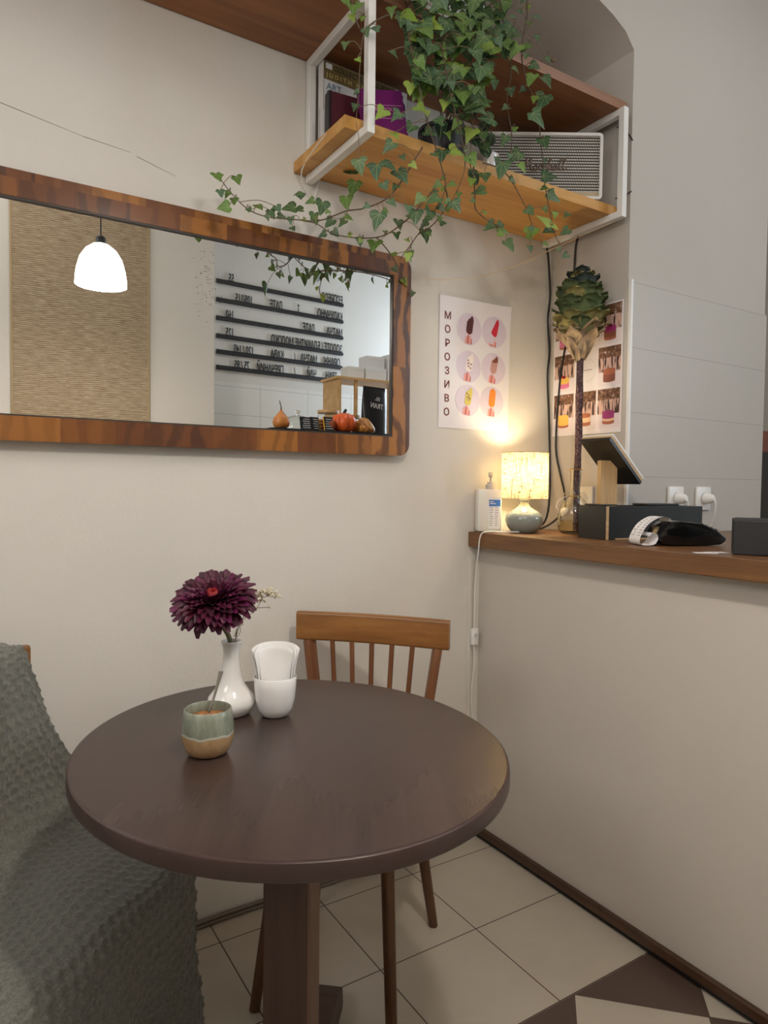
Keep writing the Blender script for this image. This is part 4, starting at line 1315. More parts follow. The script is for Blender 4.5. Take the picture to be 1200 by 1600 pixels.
box(bm, (0, 0, 1.1805), (0.36, 0.30, 0.35), 0.004)
obj('body', bm, m_blackgloss, mc)
bm = nb()
box(bm, (0, 0, 0.505), (0.40, 0.34, 1.0), 0.004)
obj('plinth', bm, m_blackmat, mc)
hp = thing('wooden_tray', 'reddish brown wooden box resting on top of the black machine', 'box', (1.29, -0.12, 1.3565))
bm = nb()
for sx, sy, w_, d_ in ((0, -0.09, 0.30, 0.012), (0, 0.09, 0.30, 0.012), (-0.144, 0, 0.012, 0.168), (0.144, 0, 0.012, 0.168)):
    box(bm, (sx, sy, 0.045), (w_, d_, 0.09), 0.001)
obj('sides', bm, wood('red_brown_wood', (96, 44, 28), (132, 66, 42), 0, 20), hp)
bm = nb()
box(bm, (0, 0, 0.005), (0.27, 0.165, 0.009))
obj('bottom', bm, m_leg, hp)

# sockets -----------------------------------------------------------------
def socket(loc, rz, label, plug=True):
    s = thing('wall_socket', label, 'socket', loc, rz)
    bm = nb()
    box(bm, (0, -0.005, 0), (0.082, 0.010, 0.082), 0.004)
    obj('frame', bm, m_plastic, s, True)
    bm = nb()
    cyl(bm, (0, -0.0099, 0), (0, -0.0112, 0), 0.0215, 0.0215, 28)
    obj('insert', bm, plain('socket_insert', (206, 204, 202), 0.5), s)
    if plug:
        p = thing('plug', label.replace('white wall socket', 'white round plug pushed into the socket'), 'plug', loc, rz)
        bm = nb()
        lathe(bm, [(0, 0), (0.019, 0), (0.0185, 0.012), (0.015, 0.026), (0.008, 0.034), (0, 0.035)], (0, 0, 0), 24)
        bmesh.ops.rotate(bm, cent=(0, 0, 0), matrix=Matrix.Rotation(PI / 2, 3, 'X'), verts=bm.verts)
        bmesh.ops.translate(bm, vec=(0.004, -0.0114, 0), verts=bm.verts)
        obj('body', bm, m_plastic, p, True)
        obj('cord', T([(0.004, -0.043, -0.002), (0.006, -0.05, -0.02), (0.012, -0.04, -0.07), (0.02, -0.018, -0.115)], 0.003, 8), m_cablew, p, True)
socket((0.567, -0.3436, 1.168), 0, 'white wall socket on the tiles, the one nearer the tablet stand')
socket((0.724, -0.3436, 1.168), 0, 'white wall socket on the tiles, the one nearer the passage')
socket((0.3149, -0.175, 1.165), R(-90), 'white wall socket half hidden behind the glass vase', False)
pg = thing('plug', 'white plug on a thin looped cord dangling beside the glass vase', 'plug', (0.243, -0.150, 1.118), R(-30))
bm = nb()
lathe(bm, [(0, -0.018), (0.012, -0.017), (0.0135, -0.004), (0.012, 0.008), (0.006, 0.016), (0, 0.017)], (0, 0, 0), 18)
bmesh.ops.rotate(bm, cent=(0, 0, 0), matrix=Matrix.Rotation(R(60), 3, 'Y'), verts=bm.verts)
obj('body', bm, m_plastic, pg, True)
obj('cord', T([(-0.012, 0, 0.006), (-0.026, 0, 0.014), (-0.018, 0.01, 0.035), (0.01, 0.03, 0.05), (0.04, 0.06, 0.055), (0.058, 0.075, 0.052)], 0.0018, 6), m_cablew, pg, True)

# ------------------------------------------------------------------ table
tbl = thing('round_table', 'round cafe table with a dark brown wood-look top and a square post', 'table', (-1.014, -0.702, 0))
AX, AY = 0.360, 0.397
bm = nb()
lathe(bm, [(0, 0.7215), (0.95, 0.7215), (0.985, 0.7215), (0.996, 0.7235), (1.0, 0.727), (1.0, 0.744)], (0, 0, 0), 128, 1)
lathe(bm, [(1.0, 0.744), (0.9975, 0.748), (0.990, 0.75)], (0, 0, 0), 128, 1)
lathe(bm, [(0.990, 0.75), (0.984, 0.75), (0.90, 0.75), (0, 0.75)], (0, 0, 0), 128, 0)
bmesh.ops.remove_doubles(bm, verts=bm.verts[:], dist=0.0001)
for v in bm.verts:
    v.co.x *= AX
    v.co.y *= AY
obj('tabletop', bm, [m_table, m_table_edge], tbl, True)
PR = Matrix.Rotation(R(-40), 3, 'Z')
bm = nb()
box(bm, (0, 0, 0.39), (0.082, 0.066, 0.66), 0.003, None)
bmesh.ops.rotate(bm, cent=(0, 0, 0), matrix=PR, verts=bm.verts)
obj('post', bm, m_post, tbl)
bm = nb()
box(bm, (0.0415, 0, 0.39), (0.006, 0.068, 0.655), 0.001)
bmesh.ops.rotate(bm, cent=(0, 0, 0), matrix=PR, verts=bm.verts)
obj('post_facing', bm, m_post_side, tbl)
bm = nb()
box(bm, (0, 0, 0.7145), (0.30, 0.06, 0.0125), 0.002)
box(bm, (0, 0, 0.7140), (0.06, 0.30, 0.0125), 0.002)
bmesh.ops.rotate(bm, cent=(0, 0, 0), matrix=PR, verts=bm.verts)
obj('top_brace', bm, m_post, tbl)
for k in range(4):
    bm = nb()
    prism(bm, [(0.034, 0.0005), (0.345, 0.0005), (0.352, 0.008), (0.345, 0.052), (0.30, 0.068), (0.034, 0.080)], -0.028, 0.028)
    bmesh.ops.rotate(bm, cent=(0, 0, 0), matrix=PR @ Matrix.Rotation(PI / 2 * k, 3, 'Z'), verts=bm.verts)
    obj('foot', bm, m_post, tbl)

# ------------------------------------------------------------------ chairs
def make_chair(name, label, loc, rz):
    c = thing(name, label, 'chair', loc, rz)
    bm = nb()
    prism(bm, rounded(-0.195, -0.195, 0.195, 0.195, 0.05, 6), 0.432, 0.458, 'XY')
    bmesh.ops.bevel(bm, geom=[e for e in bm.edges if abs(e.verts[0].co.z - e.verts[1].co.z) < 1e-6], offset=0.006, segments=2, profile=0.5, affect='EDGES')
    obj('seat', bm, m_chair, c, True)
    for sx in (-1, 1):
        for sy in (-1, 1):
            bm = nb()
            top = Vector((sx * 0.125, sy * 0.13, 0.4315))
            bot = Vector((sx * (0.162 if sy < 0 else 0.172), sy * 0.205, 0.0005))
            tube(bm, [bot, bot.lerp(top, 0.3), bot.lerp(top, 0.7), top], 0.0125, 14, 4, 0.0165)
            obj('leg', bm, m_leg, c, True)
    for sx in (-1, 1):
        bm = nb()
        a, b = Vector((sx * 0.137, 0.150, 0.4585)), Vector((sx * 0.180, 0.166, 0.776))
        d = (b - a)
        q = d.to_track_quat('Z', 'Y').to_matrix()
        vs = box(bm, (0, 0, 0), (0.033, 0.024, d.length), 0.006)
        bmesh.ops.rotate(bm, cent=(0, 0, 0), matrix=q, verts=bm.verts)
        bmesh.ops.translate(bm, vec=(a + b) / 2, verts=bm.verts)
        obj('back_post', bm, m_chair_v, c, True)
    for k in range(5):
        u = (k - 2) / 2
        bm = nb()
        tube(bm, [(u * 0.088, 0.155, 0.4585), (u * 0.1, 0.158, 0.6), (u * 0.113, 0.166, 0.776)], 0.0068, 10, 3)
        obj('spindle', bm, m_chair_v, c, True)
    bm = nb()
    nx_, cols = 24, []
    outl = rounded(-0.0135, -0.0395, 0.0135, 0.0395, 0.0075, 4)
    for i in range(nx_ + 1):
        u = i / nx_ * 2 - 1
        k = 1.0 if abs(u) < 0.94 else 0.80 + 0.20 * math.sqrt(max(0, 1 - ((abs(u) - 0.94) / 0.06) ** 2))
        cols.append([bm.verts.new((u * 0.213, 0.160 + y_ * k + 0.016 * (1 - u * u), 0.8125 + z_ * (0.94 + 0.06 * k))) for y_, z_ in outl])
    m_ = len(outl)
    for a, b in zip(cols, cols[1:]):
        for j in range(m_):
            bm.faces.new((a[j], a[(j + 1) % m_], b[(j + 1) % m_], b[j]))
    bm.faces.new(cols[0][::-1])
    bm.faces.new(cols[-1])
    obj('back_rail', bm, m_chair, c, True)
    return c
make_chair('wooden_chair', 'honey brown wooden chair with five spindles and a wide top rail by the wall', (-0.683, -0.335, 0), R(-47.5))
make_chair('wooden_chair', 'wooden chair almost wholly hidden under the grey blanket', (-1.422, -0.416, 0), R(45))

# blanket -------------------------------------------------------------------
def blanket_mat():
    x = N('fleece')
    at = x.n('ShaderNodeVertexColor', layer_name='puff')
    f = x.noise(x.coord(), 240, 3, 0.7)
    c = x.ramp(f, [(0.3, srgb(88, 89, 82)), (0.7, srgb(126, 126, 117))])
    x.set(Base_Color=c, Roughness=0.95)
    x.b.inputs['Sheen Weight'].default_value = 0.35
    x.b.inputs['Sheen Roughness'].default_value = 0.5
    x.bump(f, 0.5, 0.002)
    return x.m
m_fleece = blanket_mat()
def sheet(name, prof, wl, wr, parent, shape, cell=0.025, amp=0.0085, step=0.0036, phase=0.0):
    """prof: (y,z) polyline in chair space; wl/wr: half widths along it (same count)"""
    P = np.array(prof, float)
    seg = np.r_[0, np.cumsum(np.hypot(*np.diff(P, axis=0).T))]
    # Catmull-Rom through a dense resample
    sm = smoothpts([(a, b, c) for (a, b), c in zip(prof, seg)], 8)
    yy = np.array([p.x for p in sm]); zz = np.array([p.y for p in sm]); tt = np.array([p.z for p in sm])
    n = int(seg[-1] / step)
    s = np.linspace(0, seg[-1], n)
    y = np.interp(s, tt, yy); z = np.interp(s, tt, zz)
    l_ = np.interp(s, seg, wl); r_ = np.interp(s, seg, wr)
    m = int((max(wl) + max(wr)) / step)
    u = np.linspace(0, 1, m)
    X = -l_[:, None] + (l_ + r_)[:, None] * u[None, :]
    Y = np.repeat(y[:, None], m, 1)
    Z = np.repeat(z[:, None], m, 1)
    S = np.repeat(s[:, None], m, 1)
    X, Y, Z = shape(X, Y, Z, S, u[None, :])
    # puffs on a honeycomb in cloth space
    U = (-l_[:, None] + (l_ + r_)[:, None] * u[None, :]) + phase
    a = cell
    def dist(ou, ov):
        cu = np.round((U - ou) / a) * a + ou
        h = a * math.sqrt(3)
        cv = np.round((S - ov) / h) * h + ov
        return np.hypot(U - cu, S - cv)
    d = np.minimum(dist(0, 0), dist(a / 2, a * math.sqrt(3) / 2))
    puff = np.sqrt(np.clip(1 - (d / (a * 0.575)) ** 2, 0, 1))
    G = np.stack([X, Y, Z], -1)
    ds = np.gradient(G, axis=0); du = np.gradient(G, axis=1)
    nn = np.cross(du, ds)
    nn /= np.linalg.norm(nn, axis=-1, keepdims=True) + 1e-12
    G = G + nn * (puff * amp)[..., None]
    idx = np.arange(n * m).reshape(n, m)
    faces = np.stack([idx[:-1, :-1], idx[:-1, 1:], idx[1:, 1:], idx[1:, :-1]], -1).reshape(-1, 4)
    me = bpy.data.meshes.new(name)
    me.from_pydata(G.reshape(-1, 3).tolist(), [], faces.tolist())
    me.update()
    return obj(name, me, m_fleece, parent, 'all')
bl_ = thing('blanket', 'grey green honeycomb fleece blanket draped over a chair back and seat', 'blanket', (-1.422, -0.416, 0), R(45))
prof = [(0.190, 0.62), (0.205, 0.80), (0.2, 0.862), (0.166, 0.873), (0.130, 0.858), (0.112, 0.80), (0.095, 0.66), (0.080, 0.545), (0.045, 0.492), (-0.01, 0.484), (-0.10, 0.482), (-0.175, 0.481), (-0.222, 0.470), (-0.246, 0.425), (-0.245, 0.33), (-0.25, 0.18), (-0.262, 0.03)]
wr = [0.175, 0.172, 0.169, 0.167, 0.168, 0.174, 0.190, 0.225, 0.262, 0.275, 0.262, 0.262, 0.262, 0.262, 0.255, 0.25, 0.26]
wl = [0.25, 0.25, 0.25, 0.25, 0.25, 0.26, 0.28, 0.32, 0.35, 0.37, 0.38, 0.38, 0.38, 0.38, 0.38, 0.37, 0.36]
def shp(X, Y, Z, S, u):
    over = np.clip(np.abs(X) - 0.212, 0, None)
    onseat = np.clip((0.06 - Y) / 0.06, 0, 1)
    fr = np.clip((Y + 0.20) / -0.05, 0, 1)
    wide = np.clip(-X - 0.20, 0, None)
    over = np.where(X > 0, over, 0.0)
    Z = Z - wide * 0.55 * onseat * (1 - fr)
    Y = Y + wide * 0.35 * fr
    Z = Z - over * 0.96 * onseat * (1 - fr)
    X = X - np.sign(X) * over * onseat * (0.78 - 0.35 * fr)
    Y = Y + over * 0.72 * fr
    wav = 0.006 * np.sin(X * 23 + S * 9) + 0.005 * np.sin(S * 31 + X * 11)
    hang = np.clip((0.44 - Z) / 0.3, 0, 1) * (Y < -0.15)
    Y = Y + hang * (0.018 * np.sin(X * 19 + 1.2) + 0.010 * np.sin(X * 37)) + wav * 0.5
    Z = np.maximum(Z + wav * (1 - hang), 0.012)
    return X, Y, Z
obj_main = sheet('seat_drape', prof, wl, wr, bl_, shp)
# a second fold of the blanket slips down between the back and the wall
prof2 = [(0.150, 0.866), (0.138, 0.85), (0.130, 0.80), (0.118, 0.70), (0.106, 0.60), (0.096, 0.535), (0.08, 0.49)]
def shp2(X, Y, Z, S, u):
    return X, Y + 0.008 * np.sin(X * 25 + S * 6), Z
sheet('side_fold', prof2, [0.0] * 7, [0.175, 0.184, 0.198, 0.240, 0.284, 0.320, 0.345], bl_, shp2, phase=0.01)

# ------------------------------------------------------------------ things on the table
ZT = 0.7505
vs_ = thing('bud_vase', 'slender white porcelain bud vase with a wide foot holding the purple flower', 'vase', (-1.056, -0.510, ZT))
bm = nb()
vo = [(0, 0), (0.030, 0.0), (0.036, 0.003), (0.0455, 0.017), (0.0470, 0.026), (0.0435, 0.036), (0.034, 0.047), (0.0255, 0.060), (0.0205, 0.078), (0.0170, 0.098), (0.0155, 0.118), (0.0165, 0.132), (0.0195, 0.140), (0.0200, 0.143), (0.0185, 0.1445)]
vi = [(0.0160, 0.142), (0.0125, 0.130), (0.0125, 0.10), (0.02, 0.05), (0.03, 0.02), (0, 0.012)]
lathe(bm, vo + vi, (0, 0, 0), 48)
obj('body', bm, m_porcelain, vs_, True)

FC = Vector((-1.095, -0.530, 0.972))
fl = thing('chrysanthemum', 'large dark purple chrysanthemum with a coral centre standing in the white vase', 'flower', (-1.056, -0.510, 0.7625))
fo = Vector((1.056, 0.510, -0.7625))
obj('stem', T([(0.003, 0.0, 0.001), (0.0, 0.0, 0.06), (-0.004, -0.001, 0.135), tuple(FC + fo + Vector((0.006, 0.004, -0.03))), tuple(FC + fo + Vector((0, 0, -0.004)))], 0.0047, 10, 5), plain('flower_stem', (104, 104, 72), 0.6), fl, True)
toward = Vector((-0.42, -0.907, 0.0))
leftw = Vector((-0.846, 0.532, 0.0))
fn = (toward * 0.50 + leftw * 0.12 + Vector((0, 0, 0.86))).normalized()
fa = fn.cross(Vector((0, 0, 1))).normalized()
fb = fn.cross(fa)
m_pet = N('purple_petal')
_at = m_pet.n('ShaderNodeVertexColor', layer_name='tint')
m_pet.set(Base_Color=_at.outputs[0], Roughness=0.55)
m_pet = m_pet.m
def petal(bm, cl, az, th0, th1, L, wd, col, rr, curl):
    e = fa * math.cos(az) + fb * math.sin(az)
    tn = (-fa * math.sin(az) + fb * math.cos(az))
    nv = 6
    rows = []
    p = FC + fo + e * 0.006
    for j in range(nv + 1):
        v = j / nv
        th = th0 + (th1 - th0) * v + curl * max(0, v - 0.65) * 2
        d = fn * math.cos(th) + e * math.sin(th)
        up = fn * math.sin(th) - e * math.cos(th)
        if j:
            p = p + d * (L / nv)
        w_ = wd * (0.45 + 0.75 * v) if v < 0.72 else wd * (0.99 * math.sqrt(max(0.02, 1 - ((v - 0.72) / 0.30) ** 2)))
        rows.append([bm.verts.new(p + tn * (w_ * k) + up * (0.32 * w_ * abs(k) ** 2 * 1.6)) for k in (-1, -0.5, 0, 0.5, 1)])
    for a, b in zip(rows, rows[1:]):
        for i in range(4):
            f = bm.faces.new((a[i], a[i + 1], b[i + 1], b[i]))
            f.smooth = True
            for lp in f.loops:
                lp[cl] = col
bm = nb()
cl = bm.loops.layers.float_color.new('tint')
rr = random.Random(9)
NP = 270
for i in range(NP):
    t = i / NP
    az = i * 2.39996
    th1 = R(22 + 98 * t) + rr.uniform(-0.10, 0.10)
    th0 = R(8 + 62 * t)
    L = 0.026 + 0.050 * min(1.0, (t * 1.45) ** 0.8) + rr.uniform(-0.003, 0.004)
    c_ = rr.choice([(70, 8, 38), (82, 10, 48), (58, 6, 30), (94, 16, 64), (74, 8, 42)])
    petal(bm, cl, az, th0, th1, L, 0.0058 + 0.0030 * t, srgb(*c_), rr, rr.uniform(-0.5, 0.7))
me = bpy.data.meshes.new('petals')
bm.to_mesh(me)
bm.free()
obj('petals', me, m_pet, fl)
bm = nb()
cl = bm.loops.layers.float_color.new('tint')
for i in range(40):
    petal(bm, cl, i * 2.39996, R(2), R(3 + 17 * i / 40), 0.033 + 0.002 * rr.random(), 0.0028, srgb(*rr.choice([(222, 92, 96), (206, 76, 88), (232, 112, 106)])), rr, -0.4)
me = bpy.data.meshes.new('centre')
bm.to_mesh(me)
bm.free()
obj('centre', me, m_pet, fl)

gy = thing('gypsophila', 'thin sprig of dried white gypsophila beside the purple flower in the vase', 'flower', (-1.056, -0.510, 0.7625))
bm = nb()
cu_ = Vector((0.846, -0.532, 0))
def G_(u, z, d=0.0):
    return cu_ * u + Vector((0, 0, z)) + Vector((0.532, 0.846, 0)) * d
main = [G_(0.001, 0.004), G_(0.005, 0.07, 0.002), G_(0.007, 0.135, 0.004), G_(0.022, 0.178, 0.006), G_(0.040, 0.205, 0.006)]
tube(bm, main, 0.0011, 6, 4, 0.0007)
twigs = [[G_(0.018, 0.17, .006), G_(0.045, 0.192, .01), G_(0.058, 0.215, .01), G_(0.066, 0.23, .01)], [G_(0.03, 0.19, .006), G_(0.048, 0.212, 0), G_(0.055, 0.23, 0)], [G_(0.058, 0.215, .01), G_(0.078, 0.222, .012), G_(0.085, 0.226, .012)],
         [G_(0.007, 0.14, .004), G_(0.009, 0.165, .01), G_(0.008, 0.185, .012)], [G_(0.008, 0.137, 0.0), G_(0.018, 0.15, -.004), G_(0.017, 0.165, -.004)], [G_(0.048, 0.195, .01), G_(0.066, 0.196, .012), G_(0.072, 0.196, .012)], [G_(0.022, 0.178, .006), G_(0.03, 0.207, .012), G_(0.036, 0.222, .012)]]
for t_ in twigs:
    tube(bm, t_, 0.0007, 5, 3, 0.0005)
obj('stem', bm, plain('dry_stem', (120, 100, 78), 0.7), gy, True)
bm = nb()
def blossom(p, r):
    for k in range(3):
        d = Vector((rr.uniform(-1, 1), rr.uniform(-1, 1), rr.uniform(-0.6, 1))) * r * 0.6
        bmesh.ops.create_icosphere(bm, subdivisions=1, radius=r * rr.uniform(0.5, 0.8), matrix=Matrix.Translation(Vector(p) + d))
for i in range(85):
    c_ = rr.choice([G_(0.062, 0.226, .01), G_(0.054, 0.228, .002), G_(0.078, 0.224, .012), G_(0.046, 0.214, 0.005), G_(0.036, 0.222, .01)])
    blossom(c_ + Vector((rr.gauss(0, 0.007), rr.gauss(0, 0.006), rr.gauss(0, 0.006))), rr.uniform(0.0024, 0.0042))
for c_ in (G_(0.072, 0.196, .012), G_(0.085, 0.227, .012), G_(0.017, 0.166, -.004), G_(0.008, 0.186, .012)):
    blossom(c_, 0.0036)
for i in range(14):
    blossom(G_(0.012 + rr.gauss(0, 0.004), 0.155 + rr.gauss(0, 0.012), rr.gauss(0, 0.006)), 0.0016)
tag(obj('blossoms', bm, plain('dry_white', (218, 208, 184), 0.8), gy, True), kind='stuff')

nc = thing('napkin_cup', 'white cup filled with folded paper napkins on the dark table', 'cup', (-0.985, -0.560, ZT))
bm = nb()
lathe(bm, [(0, 0), (0.022, 0.0), (0.027, 0.003), (0.0345, 0.016), (0.0385, 0.034), (0.0405, 0.055), (0.0412, 0.0765), (0.0402, 0.0778), (0.0390, 0.0765), (0.0382, 0.055), (0.0362, 0.035), (0.032, 0.018), (0.024, 0.006), (0, 0.005)], (0, 0, 0), 48)
obj('body', bm, m_porcelain, nc, True)
m_napkin = plain('napkin_paper', (246, 244, 242), 0.85, var=0.02)
toc = math.atan2(-0.907, -0.42)
specs = [(0.0345, -84, 84, 0.136, 0.0, 'tallest white napkin curved along the wall side of the cup'), (0.0315, -112, -40, 0.128, 0.4, 'white napkin strip standing at the vase side of the cup'), (0.0310, 38, 112, 0.130, 0.35, 'white napkin with its corner flaring over the chair side of the cup'), (0.0270, -76, 78, 0.130, -0.2, 'white napkin nested just inside the tallest one in the cup')]
for i, (r_, a0, a1, h_, sk, lab) in enumerate(specs):
    bm = nb()
    g = []
    nu, nv = 18, 12
    for j in range(nv + 1):
        v = j / nv
        zz = 0.0082 + (h_ - 0.0082) * v
        fl_ = 0.60 + 0.40 * min(1, v / 0.35) + 0.42 * max(0, v - 0.5) ** 1.3
        row = []
        for k in range(nu + 1):
            u = k / nu
            a = R(a0 + (a1 - a0) * u)
            # facing the back wall side so the hollow shows towards the room
            ang = toc + PI + a
            lift = -0.008 * (abs(u - 0.5) * 2) ** 3 * v * v - (0.006 * sk * (u - 0.5)) * v
            ex = 1 + 0.16 * v * v * (abs(u - 0.5) * 2) ** 2
            row.append(bm.verts.new((r_ * fl_ * ex * math.cos(ang), r_ * fl_ * ex * math.sin(ang), zz + lift)))
        g.append(row)
    for j in range(nv):
        for k in range(nu):
            bm.faces.new((g[j][k], g[j][k + 1], g[j + 1][k + 1], g[j + 1][k]))
    o = obj('napkin', bm, m_napkin, None, 'all', (-0.985, -0.560, ZT))
    sol = o.modifiers.new('thick', 'SOLIDIFY')
    sol.thickness = 0.0016
    sol.offset = 0
    tag(o, lab, 'napkin', 'napkins in the white cup')

def twotone():
    x = N('two_tone_glaze')
    v = x.coord()
    s = x.xyz(v)
    an = x.math('ARCTAN2', s[1], s[0])
    wob = x.math('ADD', x.math('MULTIPLY', x.math('SINE', x.math('MULTIPLY', an, 5.0)), 0.0012), x.math('MULTIPLY', x.math('SINE', x.math('MULTIPLY', an, 11.0)), 0.0006))
    zz = x.math('ADD', s[2], wob)
    mp = x.n('ShaderNodeMapping')
    mp.inputs['Scale'].default_value = (1, 1, 0.25)
    x.l(v, mp.inputs[0])
    green = x.ramp(x.noise(mp.outputs[0], 60, 4), [(0.3, srgb(108, 115, 98)), (0.7, srgb(150, 155, 140))])
    tan = x.ramp(x.noise(v, 70, 4), [(0.3, srgb(160, 128, 92)), (0.7, srgb(184, 152, 114))])
    f = x.math('GREATER_THAN', zz, 0.0355)
    edge = x.math('MULTIPLY', f, x.math('LESS_THAN', zz, 0.0395))
    c = x.mix(f, tan, green)
    c = x.mix(x.math('MULTIPLY', edge, 0.6), c, srgb(206, 202, 188))
    x.set(Base_Color=c, Roughness=0.25)
    return x.m
sc_ = thing('sugar_cup', 'small handmade cup with green glaze over bare tan clay, half full of brown sugar', 'cup', (-1.157, -0.680, ZT))
bm = nb()
lathe(bm, [(0, 0.0), (0.026, 0.0), (0.033, 0.004), (0.0395, 0.016), (0.0425, 0.030), (0.0425, 0.048), (0.0405, 0.064), (0.0388, 0.0755), (0.0372, 0.077), (0.0360, 0.075), (0.0375, 0.060), (0.039, 0.045), (0.0385, 0.03), (0.03, 0.009), (0, 0.007)], (0, 0, 0), 48)
obj('body', bm, twotone(), sc_, True)
bm = nb()
lathe(bm, [(0, 0.067), (0.012, 0.0655), (0.024, 0.062), (0.0366, 0.060), (0.036, 0.055), (0, 0.055)], (0, 0, 0), 32)
for v in bm.verts:
    v.co.z += random.uniform(-0.0012, 0.0012) if v.co.z > 0.0555 else 0
sg = N('brown_sugar')
sg.set(Base_Color=sg.ramp(sg.noise(sg.coord(), 420, 2), [(0.35, srgb(112, 64, 34)), (0.65, srgb(186, 128, 76))]), Roughness=0.7)
tag(obj('sugar', bm, sg.m, sc_), kind='stuff')
sp_ = thing('teaspoon', 'steel teaspoon standing in the brown sugar with its patterned handle up', 'spoon', (-1.157, -0.680, ZT))
tdir = [G_(-0.002, 0.0605, 0.004), G_(0.006, 0.085, 0.008), G_(0.013, 0.112, 0.012), G_(0.018, 0.134, 0.015)]
bm = nb()
P = smoothpts(tdir, 5)
rows = []
wds = [0.0022, 0.0020, 0.0024, 0.0036, 0.0042]
for i, p in enumerate(P):
    t = i / (len(P) - 1)
    w_ = float(np.interp(t, [0, 0.3, 0.6, 0.9, 1.0], wds))
    sd = Vector((0.80, -0.60, 0))
    th = Vector((0.5, 0.8, -0.1)) * 0.0008
    rows.append([bm.verts.new(p - sd * w_ + th), bm.verts.new(p + th * 1.6), bm.verts.new(p + sd * w_ + th), bm.verts.new(p + sd * w_ - th), bm.verts.new(p - th * 1.6), bm.verts.new(p - sd * w_ - th)])
for a, b in zip(rows, rows[1:]):
    for k in range(6):
        bm.faces.new((a[k], a[(k + 1) % 6], b[(k + 1) % 6], b[k]))
bm.faces.new(rows[0])
bm.faces.new(rows[-1][::-1])
obj('handle', bm, m_steel, sp_, True)
bm = nb()
lathe(bm, [(0, -0.019), (0.006, -0.015), (0.0095, -0.005), (0.008, 0.006), (0.003, 0.014), (0, 0.016)], (0, 0, 0), 18)
bmesh.ops.scale(bm, vec=(1, 0.35, 1), verts=bm.verts)
bmesh.ops.translate(bm, vec=(-0.004, 0.003, 0.042), verts=bm.verts)
obj('bowl', bm, m_steel, sp_, True)

# cables along the skirting
for k, (dz, lab) in enumerate(((0.006, 'grey cable lying along the floor at the foot of the mirror wall, the lower one'), (0.018, 'grey cable running along the wall just above the floor under the table, the upper one'))):
    tag(obj('floor_cable', T([(-1.9, -0.010, dz), (-1.2, -0.009, dz + 0.002), (-1.0, -0.010, dz), (-0.85, -0.009, dz + 0.003), (-0.6, -0.010, dz), (-0.3, -0.010, dz), (-0.06, -0.012, dz)], 0.0048, 8), m_grey_cable, None, True), lab, 'cable', 'cables along the skirting')

# ------------------------------------------------------------------ what the mirror shows
pn = thing('pendant_lamp', 'lit white glass pendant lamp seen in the mirror in front of the woven rug', 'lamp', (-0.958, -1.5, 2.065))
def opal():
    x = N('opal_glass')
    x.set(Base_Color=(0.95, 0.95, 0.93, 1), Roughness=0.2)
    x.b.inputs['Emission Color'].default_value = (1.0, 0.95, 0.88, 1)
    x.b.inputs['Emission Strength'].default_value = 13.0
    return x.m
bm = nb()
so = [(0.1065, 0.0), (0.105, 0.03), (0.099, 0.07), (0.086, 0.115), (0.064, 0.15), (0.036, 0.172), (0.02, 0.178)]
si = [(r - 0.003, z - (0.003 if i else 0)) for i, (r, z) in enumerate(so)]
lathe(bm, so + si[::-1], (0, 0, 0), 48)
obj('lamp_shade', bm, opal(), pn, True)
bm = nb()
lathe(bm, [(0, 0.173), (0.021, 0.173), (0.021, 0.205), (0.008, 0.215), (0, 0.216)], (0, 0, 0), 20)
obj('cap', bm, m_black, pn, True)
obj('cord', T([(0, 0, 0.214), (0, 0, 0.7), (0, 0, 1.234)], 0.003, 8), m_cable, pn)
bm = nb()
lathe(bm, [(0, 0.05), (0.022, 0.058), (0.03, 0.085), (0.022, 0.115), (0.013, 0.14), (0.013, 0.172), (0, 0.172)], (0, 0, 0), 20)
obj('bulb', bm, emit('pendant_bulb', (1.0, 0.9, 0.78, 1), 6.0), pn, True)
pl_ = bpy.data.lights.new('pendant_light', 'POINT')
pl_.energy = PENDANT_POWER
pl_.color = (1.0, 0.91, 0.80)
pl_.shadow_soft_size = 0.04
po2 = bpy.data.objects.new('pendant_light', pl_)
COL.objects.link(po2)
po2.location = (-0.958, -1.5, 2.085)

def rug_mat():
    x = N('jute_rug')
    v = x.coord()
    s = x.xyz(v)
    big = x.noise(v, 3, 3)
    row = x.math('ADD', x.math('MULTIPLY', s[2], 95.0), x.math('ADD', x.math('MULTIPLY', big, 6.0), x.math('MULTIPLY', s[0], 5.0)))
    band = x.math('ABSOLUTE', x.math('SUBTRACT', x.math('FRACT', row), 0.5))
    mp = x.n('ShaderNodeMapping')
    mp.inputs['Scale'].default_value = (2.2, 1, 15)
    x.l(v, mp.inputs[0])
    f = x.noise(mp.outputs[0], 7, 6, 0.75)
    t = x.math('ADD', x.math('MULTIPLY', band, 0.55), x.math('MULTIPLY', f, 0.85))
    x.set(Base_Color=x.ramp(t, [(0.25, srgb(92, 74, 54)), (0.52, srgb(160, 138, 110)), (0.85, srgb(214, 198, 172))]), Roughness=0.95)
    x.bump(t, 0.6, 0.006)
    return x.m
rg = thing('woven_rug', 'beige woven jute rug hung on the opposite wall, reflected in the mirror', 'rug', (-0.868, -2.592, 1.35), PI)
bm = nb()
box(bm, (0, 0, 0.95), (0.735, 0.012, 1.9), 0.004)
obj('weave', bm, rug_mat(), rg)
for sx in (-1, 1):
    bm = nb()
    tube(bm, [(sx * 0.367, -0.002, 0.0 + 1.9 * k / 24) for k in range(25)], 0.007, 8, 1)
    obj('edge_binding', bm, plain('jute_edge', (176, 152, 116), 0.9), rg)

